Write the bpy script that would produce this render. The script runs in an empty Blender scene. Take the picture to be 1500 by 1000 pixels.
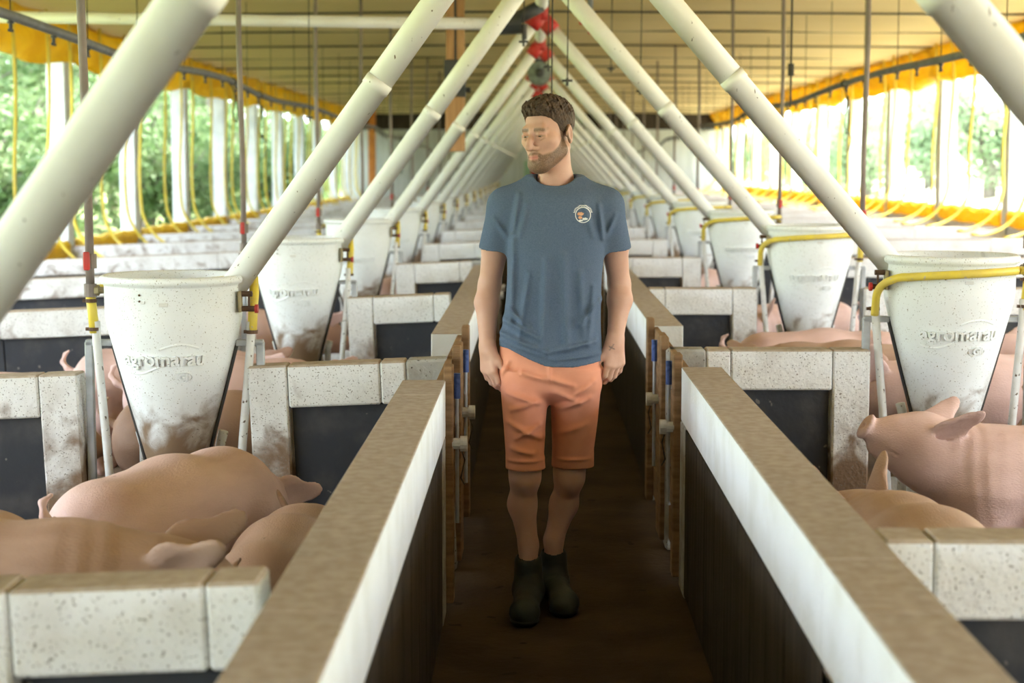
import bpy, math, random
import numpy as np
from mathutils import Vector, Matrix
from mathutils.bvhtree import BVHTree

# ------------------------------------------------------------------ camera, sky, sun, exposure
scene = bpy.context.scene
col = scene.collection
random.seed(7); rng = np.random.default_rng(7)
FPX, CAMH = 2500.0, 1.57
TH = math.atan(256 / FPX); PSI = math.atan(33 * math.cos(TH) / FPX)
cd = bpy.data.cameras.new('camera'); cam = bpy.data.objects.new('camera', cd); col.objects.link(cam)
cam.location = (0, 0, CAMH); cam.rotation_euler = (math.pi / 2 - TH, 0, PSI)
cd.sensor_width = 36.0; cd.lens = FPX / 1500 * 36; cd.clip_start = .05; cd.clip_end = 600
cd.dof.use_dof = True; cd.dof.focus_distance = 5.95; cd.dof.aperture_fstop = 3.2
scene.camera = cam

world = bpy.data.worlds.new('world'); scene.world = world; world.use_nodes = True
wn = world.node_tree.nodes; bg = wn['Background']
bg.inputs[0].default_value = (.78, .885, 1.0, 1); bg.inputs[1].default_value = 2.0
sd = bpy.data.lights.new('sun', 'SUN'); sun = bpy.data.objects.new('sun', sd); col.objects.link(sun)
sd.energy = 5.0; sd.angle = math.radians(1.5); sd.color = (1, .96, .90)
sun.rotation_euler = Vector((.74, .25, .92)).to_track_quat('Z', 'Y').to_euler()      # from beyond the sunlit side
scene.view_settings.view_transform = 'Standard'; scene.view_settings.look = 'None'
scene.view_settings.gamma = 1.0; scene.view_settings.use_curve_mapping = False
scene.view_settings.exposure = 2.75

# ------------------------------------------------------------------ pixel helper
_F = np.array([-math.sin(PSI) * math.cos(TH), math.cos(PSI) * math.cos(TH), -math.sin(TH)])
_R = np.array([math.cos(PSI), math.sin(PSI), 0.0])
_U = np.array([-math.sin(PSI) * math.sin(TH), math.cos(PSI) * math.sin(TH), math.cos(TH)])
def at(px, py, Y):
    """world point seen at photo pixel (px,py) lying at depth Y"""
    d = _F + _R * ((px - 750) / FPX) + _U * ((500 - py) / FPX)
    return np.array([0, 0, CAMH]) + d * (Y / d[1])

# ------------------------------------------------------------------ materials
def mat(name, c1, c2=None, rough=.7, scale=8., lo=.35, hi=.65, bump=0., bscale=40., spec=.3, metal=0., detail=6.,
        specks=None, speck_scale=60., speck_t=.68, stretch=None, trans=0., top=None, dirt=None, dirt_z=None, world=False):
    m = bpy.data.materials.new(name); m.use_nodes = True
    nt = m.node_tree; N = nt.nodes; L = nt.links; p = N['Principled BSDF']
    p.inputs['Roughness'].default_value = rough; p.inputs['Metallic'].default_value = metal
    p.inputs['Specular IOR Level'].default_value = spec
    tc = N.new('ShaderNodeTexCoord'); src = N.new('ShaderNodeNewGeometry').outputs['Position'] if world else tc.outputs['Object']
    if stretch:
        mp = N.new('ShaderNodeMapping'); mp.inputs['Scale'].default_value = stretch
        L.new(src, mp.inputs[0]); src = mp.outputs[0]
    def noise(s, det=detail, dist=0.):
        n = N.new('ShaderNodeTexNoise'); n.inputs['Scale'].default_value = s; n.inputs['Detail'].default_value = det
        n.inputs['Distortion'].default_value = dist; L.new(src, n.inputs['Vector']); return n.outputs[0]
    def ramp(v, a, b):
        r = N.new('ShaderNodeMapRange'); r.interpolation_type = 'SMOOTHSTEP'
        r.inputs[1].default_value = a; r.inputs[2].default_value = b; L.new(v, r.inputs[0]); return r.outputs[0]
    def mix(f, a, b):
        x = N.new('ShaderNodeMix'); x.data_type = 'RGBA'
        if hasattr(f, 'is_output'): L.new(f, x.inputs[0])
        else: x.inputs[0].default_value = f
        for s, i in ((a, 6), (b, 7)):
            if hasattr(s, 'is_output'): L.new(s, x.inputs[i])
            else: x.inputs[i].default_value = (*s, 1)
        return x.outputs[2]
    c = c1
    if c2: c = mix(ramp(noise(scale), lo, hi), c1, c2)
    if dirt:                                # dried splashes with their own ragged outline, up to height dirt_z (world)
        g = N.new('ShaderNodeNewGeometry'); sx = N.new('ShaderNodeSeparateXYZ'); L.new(g.outputs['Position'], sx.inputs[0])
        z = ramp(sx.outputs[2], dirt_z[1], dirt_z[0])
        ad = N.new('ShaderNodeMath'); ad.operation = 'ADD'; L.new(z, ad.inputs[0]); nz = N.new('ShaderNodeMath'); nz.operation = 'MULTIPLY'; nz.inputs[1].default_value = 1.7; L.new(noise(9., 10., .6), nz.inputs[0]); L.new(nz.outputs[0], ad.inputs[1])
        c = mix(ramp(ad.outputs[0], 1.05, 1.65), c, dirt)
    if specks:
        s = ramp(noise(speck_scale, 2.), speck_t, speck_t + .04); c = mix(s, c, specks)
    if top:                                 # dust and trodden dirt lying on upward faces
        g = N.new('ShaderNodeNewGeometry'); sx = N.new('ShaderNodeSeparateXYZ'); L.new(g.outputs['Normal'], sx.inputs[0])
        c = mix(ramp(sx.outputs[2], .35, .65), c, mix(ramp(noise(34., 14.), .25, .75), top[0], top[1]))
    if hasattr(c, 'is_output'): L.new(c, p.inputs['Base Color'])
    else: p.inputs['Base Color'].default_value = (*c, 1)
    if bump:
        b = N.new('ShaderNodeBump'); b.inputs['Strength'].default_value = bump; b.inputs['Distance'].default_value = .01
        L.new(noise(bscale, 8.), b.inputs['Height']); L.new(b.outputs[0], p.inputs['Normal'])
    if trans:
        t = N.new('ShaderNodeBsdfTranslucent'); ms = N.new('ShaderNodeMixShader'); ms.inputs[0].default_value = trans
        if hasattr(c, 'is_output'): L.new(c, t.inputs[0])
        else: t.inputs[0].default_value = (*c, 1)
        L.new(p.outputs[0], ms.inputs[1]); L.new(t.outputs[0], ms.inputs[2])
        L.new(ms.outputs[0], N['Material Output'].inputs[0])
    return m

M = {}
M['concrete'] = mat('speckled_concrete', (.78, .77, .75), (.64, .61, .57), .9, 5, .45, .8, .5, 60, .1, specks=(.24, .21, .18),
                    speck_scale=150, speck_t=.63, top=((.37, .29, .215), (.47, .39, .31)), dirt=(.22, .145, .095), dirt_z=(.15, .80), world=True)
M['aisle_paint'] = mat('limewashed_concrete', (.80, .81, .80), (.70, .70, .66), .9, 6, .4, .8, .4, 50, .1,
                       top=((.33, .26, .20), (.43, .36, .29)), world=True)
M['grey_concrete'] = mat('grey_concrete', (.42, .41, .38), (.28, .25, .21), .95, 9, .35, .7, .6, 60, .1, specks=(.1, .08, .06), speck_t=.66)
M['panel'] = mat('dark_rubber_panel', (.026, .028, .034), (.065, .06, .058), .55, 6, .45, .8, .3, 30, .35, specks=(.16, .14, .12), speck_scale=22, speck_t=.7, world=True)
M['plank'] = mat('dark_plank', (.034, .026, .019), (.065, .05, .037), .8, 4, .3, .7, .4, 30, .15, stretch=(6, 6, .6), world=True)
M['wood'] = mat('gate_wood', (.30, .18, .095), (.19, .11, .055), .8, 5, .3, .7, .4, 25, .15, stretch=(1, 1, 8))
M['post_wood'] = mat('tan_wood', (.52, .29, .15), (.40, .21, .10), .75, 4, .3, .7, .3, 25, .15, stretch=(8, 8, .7))
M['dark_steel'] = mat('dark_steel', (.035, .037, .045), (.06, .055, .05), .5, 8, spec=.4)
M['floor'] = mat('trodden_floor', (.075, .048, .027), (.048, .030, .017), .95, 3, .3, .7, .5, 30, .1, specks=(.03, .02, .012), speck_scale=9, speck_t=.68)
M['pen_floor'] = mat('pen_floor', (.17, .115, .075), (.10, .068, .045), .85, 3, .3, .7, .5, 25, .2)
M['ceiling'] = mat('tan_tarpaulin', (.72, .56, .29), (.63, .475, .225), .8, .35, .3, .7, 0, 10, .15)
M['endwall'] = mat('far_wall', (.62, .64, .62), (.50, .53, .50), .9, 2, .3, .7, stretch=(6, 1, .4))
M['post_white'] = mat('white_post', (.74, .76, .80), (.62, .64, .68), .9, 5)
M['hopper'] = mat('hopper_plastic', (.82, .84, .84), (.77, .79, .77), .38, 5, .3, .8, .05, 30, .4, specks=(.20, .16, .11), speck_scale=170, speck_t=.66,
                  dirt=(.24, .16, .10), dirt_z=(.36, .80))
M['tube'] = mat('cream_pvc', (.86, .845, .80), (.80, .77, .69), .4, 4, .35, .75, .05, 30, .4, specks=(.16, .11, .07), speck_scale=55, speck_t=.71, stretch=(1, 1, .5))
M['white_pvc'] = mat('white_pvc', (.76, .76, .75), (.66, .64, .60), .5, 9, specks=(.15, .11, .08), speck_scale=50, speck_t=.66)
M['galv'] = mat('galvanised_steel', (.46, .48, .50), (.36, .37, .38), .45, 14, spec=.5, metal=.35)
M['brown_pipe'] = mat('brown_pvc', (.27, .215, .19), (.21, .17, .15), .6, 8)
M['grey_pipe'] = mat('grey_pvc', (.20, .21, .23), (.15, .15, .155), .5, 8)
M['red'] = mat('red_plastic', (.55, .035, .03), (.42, .05, .04), .5, 10)
M['hose'] = mat('yellow_hose', (.78, .60, .07), (.68, .52, .10), .45, 12, specks=(.5, .42, .3), speck_scale=40, speck_t=.66)
M['clamp'] = mat('rusty_clamp', (.13, .075, .045), (.09, .05, .03), .6, 30, metal=.3)
M['brass'] = mat('old_brass', (.34, .28, .16), (.24, .19, .11), .5, 30, metal=.3)
M['blue'] = mat('blue_hinge', (.03, .06, .19), (.07, .11, .30), .5, 50)
M['latch'] = mat('white_latch', (.62, .61, .57), (.48, .46, .41), .6, 40)
M['rope'] = mat('dark_rope', (.05, .045, .035), (.09, .075, .05), .9, 60)
M['wire'] = mat('wire', (.045, .038, .03), None, .6)
M['motor'] = mat('motor_paint', (.22, .25, .22), (.15, .16, .15), .6, 20)
M['tarp'] = mat('yellow_tarpaulin', (.90, .64, .04), (.82, .54, .03), .6, 2.5, trans=.5)
M['tarp_roll'] = mat('yellow_tarpaulin_roll', (.80, .55, .03), (.68, .45, .03), .6, 3, trans=.35)
M['orange_post'] = mat('orange_post', (.62, .24, .06), (.5, .18, .05), .7, 5)
M['leaf'] = mat('leaf_green', (.085, .15, .05), (.16, .22, .095), .6, 1.2, .35, .65, trans=.35)
M['leaf2'] = mat('leaf_backlit_pale', (.19, .28, .15), (.27, .34, .20), .6, 1.0, .35, .65, trans=.35)  # paler copy of the leaf colour; backlight and haze mixed in
M['bark'] = mat('grey_bark', (.20, .175, .15), (.12, .10, .085), .95, 5, stretch=(4, 4, .7))
M['grass'] = mat('grass_ground', (.20, .27, .09), (.30, .33, .14), .95, .5)
M['ground_lit'] = mat('sun_paled_ground', (.52, .50, .38), (.40, .42, .25), .95, .4)  # paler than the grass; bright sunlight put into the ground colour

# ------------------------------------------------------------------ mesh helpers
class MB:
    """collects simple shapes, builds ONE mesh object"""
    def __init__(s): s.v = []; s.f = []
    def add(s, v, f):
        o = len(s.v); s.v += [tuple(map(float, p)) for p in v]; s.f += [tuple(i + o for i in q) for q in f]; return s
    def box(s, x0, x1, y0, y1, z0, z1, b=0.):
        if b <= 0:
            v = [(x, y, z) for z in (z0, z1) for y in (y0, y1) for x in (x0, x1)]
            f = [(0, 2, 3, 1), (4, 5, 7, 6), (0, 1, 5, 4), (2, 6, 7, 3), (0, 4, 6, 2), (1, 3, 7, 5)]
            return s.add(v, f)
        v = []; idx = {}
        X = (x0, x1); Y = (y0, y1); Z = (z0, z1)
        for i in (0, 1):
            for j in (0, 1):
                for k in (0, 1):
                    sx, sy, sz = (1 - 2 * i) * b, (1 - 2 * j) * b, (1 - 2 * k) * b
                    idx[i, j, k] = (len(v), len(v) + 1, len(v) + 2)
                    v += [(X[i], Y[j] + sy, Z[k] + sz), (X[i] + sx, Y[j], Z[k] + sz), (X[i] + sx, Y[j] + sy, Z[k])]
        I = idx; f = []
        for i in (0, 1):
            q = [I[i, 0, 0][0], I[i, 1, 0][0], I[i, 1, 1][0], I[i, 0, 1][0]]; f.append(q if i else q[::-1])
            q = [I[0, i, 0][1], I[1, i, 0][1], I[1, i, 1][1], I[0, i, 1][1]]; f.append(q[::-1] if i else q)
            q = [I[0, 0, i][2], I[1, 0, i][2], I[1, 1, i][2], I[0, 1, i][2]]; f.append(q if i else q[::-1])
        for i in (0, 1):
            for j in (0, 1):
                sg = (i + j) % 2
                q = [I[i, j, 0][0], I[i, j, 1][0], I[i, j, 1][1], I[i, j, 0][1]]; f.append(q if sg else q[::-1])
                q = [I[i, 0, j][0], I[i, 0, j][2], I[i, 1, j][2], I[i, 1, j][0]]; f.append(q if sg else q[::-1])
                q = [I[0, i, j][1], I[1, i, j][1], I[1, i, j][2], I[0, i, j][2]]; f.append(q if sg else q[::-1])
                for k in (0, 1):
                    q = list(I[i, j, k]); f.append(q if (i + j + k) % 2 else q[::-1])
        return s.add(v, f)
    def tube(s, pts, r, n=10, cap=True):
        pts = [Vector(p) for p in pts]; rs = r if hasattr(r, '__len__') else [r] * len(pts)
        v = []; f = []; up = None
        for i, p in enumerate(pts):
            a = pts[max(i - 1, 0)]; b = pts[min(i + 1, len(pts) - 1)]; t = (b - a).normalized()
            if up is None:
                up = Vector((0, 0, 1)) if abs(t.z) < .9 else Vector((0, 1, 0))
            e1 = (up - t * up.dot(t)).normalized(); e2 = t.cross(e1); up = e1
            for k in range(n):
                q = 2 * math.pi * k / n; v.append(p + (e1 * math.cos(q) + e2 * math.sin(q)) * rs[i])
        for i in range(len(pts) - 1):
            for k in range(n):
                a = i * n + k; b = i * n + (k + 1) % n; f.append((a, b, b + n, a + n))
        if cap: f.append(tuple(range(n))[::-1]); f.append(tuple(range((len(pts) - 1) * n, len(pts) * n)))
        return s.add(v, f)
    def lathe(s, prof, n=40, c=(0, 0)):
        v = []; f = []
        for r, z in prof:
            for k in range(n):
                q = 2 * math.pi * k / n; v.append((c[0] + r * math.cos(q), c[1] + r * math.sin(q), z))
        for i in range(len(prof) - 1):
            for k in range(n):
                a = i * n + k; b = i * n + (k + 1) % n; f.append((a, b, b + n, a + n))
        return s.add(v, f)
    def mesh(s, name, m, smooth=False):
        me = bpy.data.meshes.new(name); me.from_pydata(s.v, [], s.f); me.materials.append(M[m] if isinstance(m, str) else m)
        if smooth: me.shade_smooth()
        me.update(); return me
    def build(s, name, m, parent=None, smooth=False, loc=None):
        return link(name, s.mesh(name, m, smooth), parent, loc)

def link(name, me, parent=None, loc=None):
    o = bpy.data.objects.new(name, me); col.objects.link(o)
    if parent: o.parent = parent
    if loc is not None: o.location = loc
    return o
def tag(o, label=None, cat=None, group=None, kind=None):
    if label: o['label'] = label
    if cat: o['category'] = cat
    if group: o['group'] = group
    if kind: o['kind'] = kind
    return o
def empty(name, loc=(0, 0, 0), rz=0., label=None, cat=None, group=None, kind=None):
    o = bpy.data.objects.new(name, None); col.objects.link(o); o.location = loc; o.rotation_euler.z = rz
    return tag(o, label, cat, group, kind)
def copy_tree(o, parent=None):
    c = o.copy(); col.objects.link(c); c.parent = parent
    for ch in o.children: copy_tree(ch, c)
    return c
def children_copy(proto, root):
    for ch in proto.children: copy_tree(ch, root)
ORD = ['nearest', 'first', 'second', 'third', 'fourth', 'fifth', 'sixth', 'seventh', 'eighth', 'ninth', 'tenth', 'eleventh', 'twelfth',
       'thirteenth', 'fourteenth', 'fifteenth', 'sixteenth']
SIDE = {-1: 'right-hand', 1: 'left-hand'}          # the walking man's hands
def raw_mesh(name, V, F, m, smooth=True):
    me = bpy.data.meshes.new(name); nv, nf = len(V), len(F)
    me.vertices.add(nv); me.vertices.foreach_set('co', np.asarray(V, np.float32).ravel())
    me.loops.add(nf * 4); me.loops.foreach_set('vertex_index', np.asarray(F, np.int32).ravel())
    me.polygons.add(nf); me.polygons.foreach_set('loop_start', np.arange(0, nf * 4, 4, dtype=np.int32))
    me.update(calc_edges=True); me.validate()
    if smooth: me.shade_smooth()
    me.materials.append(M[m] if isinstance(m, str) else m); return me

# ------------------------------------------------------------------ signed-distance modelling (bodies, clothes)
def smin(a, b, k):
    if k <= 0: return np.minimum(a, b)
    h = np.clip(.5 + .5 * (b - a) / k, 0, 1); return b + (a - b) * h - k * h * (1 - h)
def rcone(a, b, ra, rb):
    a = np.array(a, float); b = np.array(b, float); ba = b - a; L2 = max(ba @ ba, 1e-9); R = max(ra, rb)
    lo = np.minimum(a, b) - R; hi = np.maximum(a, b) + R
    def fn(X, Y, Z):
        t = np.clip(((X - a[0]) * ba[0] + (Y - a[1]) * ba[1] + (Z - a[2]) * ba[2]) / L2, 0, 1)
        return np.sqrt((X - a[0] - t * ba[0]) ** 2 + (Y - a[1] - t * ba[1]) ** 2 + (Z - a[2] - t * ba[2]) ** 2) - (ra + (rb - ra) * t)
    return fn, lo, hi
def ellip(c, r, rot=None):
    c = np.array(c, float); r = np.array(r, float); Rm = np.eye(3) if rot is None else np.array(rot); R = r.max()
    def fn(X, Y, Z):
        x, y, z = X - c[0], Y - c[1], Z - c[2]
        u = [(Rm[0, i] * x + Rm[1, i] * y + Rm[2, i] * z) / r[i] for i in range(3)]
        k0 = np.sqrt(u[0] ** 2 + u[1] ** 2 + u[2] ** 2)
        k1 = np.sqrt((u[0] / r[0]) ** 2 + (u[1] / r[1]) ** 2 + (u[2] / r[2]) ** 2)
        return k0 * (k0 - 1) / np.maximum(k1, 1e-6)
    return fn, c - R, c + R
class SDF:
    def __init__(s, lo, hi, h):
        s.lo = np.array(lo, float); s.h = h; s.n = np.ceil((np.array(hi) - s.lo) / h).astype(int) + 1
        s.D = np.full(s.n, 1., np.float32)
        s.ax = [s.lo[i] + h * np.arange(s.n[i]) for i in range(3)]
    def _sub(s, lo, hi):
        a = np.clip(np.floor((np.array(lo) - s.lo) / s.h).astype(int), 0, s.n); b = np.clip(np.ceil((np.array(hi) - s.lo) / s.h).astype(int) + 1, 0, s.n)
        sl = tuple(slice(a[i], b[i]) for i in range(3))
        g = [s.ax[i][sl[i]].reshape([-1 if j == i else 1 for j in range(3)]) for i in range(3)]
        return sl, g
    def add(s, prim, k=.02):
        fn, lo, hi = prim; sl, g = s._sub(lo - k - 3 * s.h, hi + k + 3 * s.h)
        if min(s.D[sl].shape) > 0: s.D[sl] = smin(s.D[sl], fn(*g), k)
        return s
    def cut(s, prim, k=.01):
        fn, lo, hi = prim; sl, g = s._sub(lo - k - 3 * s.h, hi + k + 3 * s.h)
        if min(s.D[sl].shape) > 0: s.D[sl] = -smin(-s.D[sl], fn(*g), k)
        return s
    def grid(s): return [s.ax[i].reshape([-1 if j == i else 1 for j in range(3)]) for i in range(3)]
    def mesh(s):
        D = s.D; n = s.n; neg = D < 0
        c = [neg[i:n[0] - 1 + i, j:n[1] - 1 + j, k:n[2] - 1 + k] for i in (0, 1) for j in (0, 1) for k in (0, 1)]
        cnt = sum(x.astype(np.int8) for x in c); act = np.argwhere((cnt > 0) & (cnt < 8))
        off = np.array([(i, j, k) for i in (0, 1) for j in (0, 1) for k in (0, 1)])
        vals = np.stack([D[act[:, 0] + o[0], act[:, 1] + o[1], act[:, 2] + o[2]] for o in off], 1)
        P = np.zeros((len(act), 3)); C = np.zeros(len(act))
        for a in range(8):
            for b in range(a + 1, 8):
                if np.abs(off[a] - off[b]).sum() != 1: continue
                va, vb = vals[:, a], vals[:, b]; m = (va < 0) != (vb < 0)
                t = np.where(m, va / np.where(m, va - vb, 1), 0)
                P += np.where(m[:, None], off[a] + t[:, None] * (off[b] - off[a]), 0); C += m
        V = s.lo + s.h * (act + P / C[:, None])
        idx = np.full(n - 1, -1, np.int32); idx[act[:, 0], act[:, 1], act[:, 2]] = np.arange(len(act))
        Q = []
        for ax in range(3):
            u, w = (ax + 1) % 3, (ax + 2) % 3
            A = np.moveaxis(neg, (ax, u, w), (0, 1, 2)); I = np.moveaxis(idx, (ax, u, w), (0, 1, 2))
            e = A[:-1, 1:-1, 1:-1] != A[1:, 1:-1, 1:-1]; p = np.argwhere(e)
            if not len(p): continue
            i, j, k = p[:, 0], p[:, 1] + 1, p[:, 2] + 1
            q = np.stack([I[i, j - 1, k - 1], I[i, j, k - 1], I[i, j, k], I[i, j - 1, k]], 1)
            fl = A[i, j, k]; q[~fl] = q[~fl][:, ::-1]; Q.append(q)
        F = np.concatenate(Q); return V, F[(F >= 0).all(1)]
# ------------------------------------------------------------------ layout (metres)
WALLH = .83; LIN, LOUT, RIN, ROUT = -.31, -.46, .545, .70
XOL, XOR, ZC = -5.7, 5.9, 3.32
Y0, Y1 = -7., 55.
NL = 15
LY = lambda n: 3.07 + 3.5 * n
RY = lambda n: 3.42 + 3.55 * n
SL = .042                                     # pens on the man's right slope outwards
def zfloor(x): return -SL * (LOUT - x) if x < LOUT else 0.
AUG = (.054, 2.83)

# ------------------------------------------------------------------ floor, ceiling, outer shell
tag(MB().box(LOUT, ROUT, Y0, Y1, -.2, 0).build('floor', 'floor'), kind='structure')
mb = MB(); zl = zfloor(XOL)
mb.add([(LOUT, Y0, 0), (LOUT, Y1, 0), (XOL, Y1, zl), (XOL, Y0, zl), (LOUT, Y0, -.3), (LOUT, Y1, -.3), (XOL, Y1, zl - .3), (XOL, Y0, zl - .3)],
       [(0, 1, 2, 3), (7, 6, 5, 4), (3, 2, 6, 7), (0, 3, 7, 4), (1, 5, 6, 2)])
mb.box(ROUT, XOR, Y0, Y1, -.2, -.001)
tag(mb.build('floor_pens', 'pen_floor'), kind='structure')
# ceiling: tarpaulin sagging a little between its cross wires
nx, ny = 27, 190; v = []; f = []
for j in range(ny + 1):
    y = Y0 + (Y1 - Y0) * j / ny
    for i in range(nx + 1):
        x = -6.4 + 13.0 * i / nx
        v.append((x, y, ZC - .035 * abs(math.sin(math.pi * (y - Y0) / 1.75)) - .0015 * x * x + .012 * math.sin(2.1 * x + .7 * y)))
for j in range(ny):
    for i in range(nx):
        a = j * (nx + 1) + i; f.append((a, a + nx + 1, a + nx + 2, a + 1))
ceil_o = tag(MB().add(v, f).build('ceiling', 'ceiling', smooth=True), kind='structure')
light_stop = MB().box(-6.45, 6.65, Y0, Y1, ZC + .08, ZC + .2); light_stop.build('roof_light_stop', 'ceiling', ceil_o)  # unseen slab above the tarpaulin, put in to stop light
for j in range(24):
    y = Y0 + .3 + 2.6 * j
    if y > 3: MB().tube([(-5.6, y, ZC - .075), (0, y, ZC - .03), (5.8, y, ZC - .075)], .013, 5).build('cross_wire', 'wire', ceil_o)
# far end wall with vertical sheets
we = empty('wall_end', (0, Y1, 0), kind='structure')
MB().box(-6.2, 6.2, .1, .2, -.4, ZC + .05).build('wall_backing', 'endwall', we)
for i in range(24):
    x = -6. + .5 * i
    MB().box(x + .01, x + .49, 0, .06 + .02 * (i % 2), -.3, 2.75).build('wall_sheet', 'endwall', we)
MB().box(-6.2, 6.2, -.02, .08, 2.75, ZC + .05).build('dark_top_band', 'plank', we)  # dark band across the top of the end wall
MB().box(-.33, -.12, -.05, .03, .6, 1.75).build('green_door_edge', mat('pale_green_paint', (.35, .52, .36)), we)
MB().box(-.12, .06, -.05, .03, .6, 1.5).build('red_door_edge', 'red', we)

wb = empty('wall_back_shade', (0, Y0, 0), kind='structure')
MB().box(-6.2, 6.3, -.15, 0, -.4, ZC + .05).build('back_light_stop', 'endwall', wb)  # unseen closure behind the camera, added to cut frontal light and deepen shadows
def outer_wall(sd):
    X = XOL if sd < 0 else XOR; zb = .48 if sd < 0 else .83; fl = zfloor(X) - .1
    w = empty('wall_left' if sd < 0 else 'wall_right', (X, 0, 0), kind='structure')
    MB().box(-.08, .08, Y0, Y1, fl, zb, .01).build('knee_wall', 'post_white', w)
    pm = MB().box(-.11, .11, -.14, .14, zb, ZC, .012).mesh('post', 'post_white')
    n0 = -2
    ln = LY if sd < 0 else RY
    for n in range(n0, 15):
        o = link('post', pm, w, (0, ln(n), 0))
    # top curtain: folded tarpaulin
    v = []; f = []; N = 260
    for i in range(N + 1):
        y = Y0 + (Y1 - Y0) * i / N; ph = (y - ln(0)) / 3.5
        sag = .07 * abs(math.sin(math.pi * ph)) + .02 * math.sin(y * 2.7)
        for k in range(7):
            t = k / 6; z = ZC - .06 - (.46 + sag) * t
            off = .16 + .05 * math.sin(t * 9 + y * .8) + .10 * (1 - t) + .018 * math.sin(y * 6.1 + t * 3)
            v.append((X - sd * off, y, z))
    for i in range(N):
        for k in range(6):
            a = i * 7 + k; f.append((a, a + 1, a + 8, a + 7))
    side = SIDE[sd]
    o = MB().add(v, f).build('side_curtain', 'tarp', smooth=True)
    s = o.modifiers.new('thickness', 'SOLIDIFY'); s.thickness = .012
    tag(o, f"yellow tarpaulin curtain gathered under the eaves along windows on the man's {side} side", 'curtain')
    # rolled lower curtain, one roll per bay
    zt = zb + .2
    prof = [(-.02, zb + .005), (.10, zb + .005), (.125, zb + .05), (.115, zb + .15), (.07, zt), (0, zt + .01), (-.02, zt - .03)]
    v = []; f = []; NN = 14; ln_len = 3.5 - .30
    for i in range(NN + 1):
        y = -ln_len / 2 + ln_len * i / NN
        for a, z in prof: v.append((-sd * (a + .008 * math.sin(i * 2.3 + z * 20)) , y, z + .012 * math.sin(i * 1.7 + a * 30)))
    P = len(prof)
    for i in range(NN):
        for k in range(P):
            a = i * P + k; b = i * P + (k + 1) % P; f.append((a, b, b + P, a + P))
    f.append(tuple(range(P))); f.append(tuple(range(NN * P, NN * P + P))[::-1])
    rm = MB().add(v, f).mesh('curtain_roll', 'tarp_roll')
    for n in range(n0, 14):
        tag(link('curtain_roll', rm, None, (X - sd * .02, ln(n) + 1.75, 0)), f"rolled yellow tarpaulin lying on the low outer wall on the man's {side} side", 'curtain roll',
            f"rolled curtains on the man's {side} side")
    # hoses hanging by the windows, bending in to the pens
    hp = []
    for i in range(15): hp.append((sd * -.42, 0, ZC - .085 - (ZC - .085 - zb - .55) * i / 14))
    for i in range(1, 13):
        q = i / 12 * math.pi / 2; hp.append((sd * (-.42 - .6 * (1 - math.cos(q))), -.25 * (1 - math.cos(q)), zb + .55 - .55 * math.sin(q)))
    hp = [(x + .02 * math.sin(z * 3), y + .03 * math.sin(z * 4), z) for x, y, z in hp]
    hm = MB().tube(hp, .019, 8).mesh('water_hose', 'hose', True)
    hm2 = MB().tube([(x * 1.15, y - .1 * i / 26, z + .02 * math.sin(i * .5)) for i, (x, y, z) in enumerate(hp)], .018, 8).mesh('water_hose', 'hose', True)
    for n in range(3, 14):
        for k, dy in enumerate((.45, 1.35, 2.5)):
            tag(link('water_hose', hm if k != 1 else hm2, None, (X, ln(n) + dy + random.uniform(-.12, .12), 0)),
                f"yellow hose hanging by the windows and bending into the pens on the man's {side} side", 'hose', f"window hoses on the man's {side} side")
    if sd < 0:
        tag(MB().box(-5.0, -4.8, 51.6, 51.9, zl, ZC - .05, .01).build('orange_post', 'orange_post'), 'orange upright post near the far end by the leafy windows', 'post')
outer_wall(-1); outer_wall(1)

# ------------------------------------------------------------------ aisle walls: coping blocks on posts with dark planks
def aisle_wall(sd, name):
    xin, xout = (LIN, LOUT) if sd < 0 else (RIN, ROUT)
    x0, x1 = min(xin, xout), max(xin, xout)
    ln = LY if sd < 0 else RY
    w = empty(name, (0, 0, 0), kind='structure')
    secs = [(-1.2, ln(1) - .66)]
    n = 1
    while n < 15:
        secs.append((ln(n) + 1.0, min(ln(n + 2) - .66, Y1))); n += 2
    meshes = {}
    def coping(L):
        L = round(L, 3)
        if L not in meshes: meshes[L] = MB().box(-.075, .075, 0, L, -.20, 0, .003).mesh('coping_block', 'aisle_paint')
        return meshes[L]
    for a, b in secs:
        step = .39 if a < 20 else 1.6
        y = b; i = 0
        while y > a + .02:
            L = min(step, y - a); o = link('coping_block', coping(L - .0045), w, ((x0 + x1) / 2, y - L, WALLH)); y -= L; i += 1
        MB().box(x0 + .012, x1 - .012, a + .16, b - .16, .03, WALLH - .198).build('plank_core', 'plank', w)
        pcount = 0
        yy = a + .2
        while yy < b - .25 and a < 15:       # upright planks on the aisle face
            wdt = min(.29, b - .22 - yy); xf = xin
            MB().box(min(xf, xf - sd * -.014), max(xf, xf - sd * -.014), yy + .003, yy + wdt - .003, .02, WALLH - .203).build('plank', 'plank', w); yy += .29
        for p in ([b - .2, a] if a > 0 else [b - .2, b - 3.35, a]):
            MB().box(x0, x1, p, p + .2, 0, WALLH - .2, .006).build('wall_post', 'grey_concrete' if p == b - .2 else 'aisle_paint', w)
    return w
aisle_wall(-1, 'wall_aisle_left'); aisle_wall(1, 'wall_aisle_right')

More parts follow.
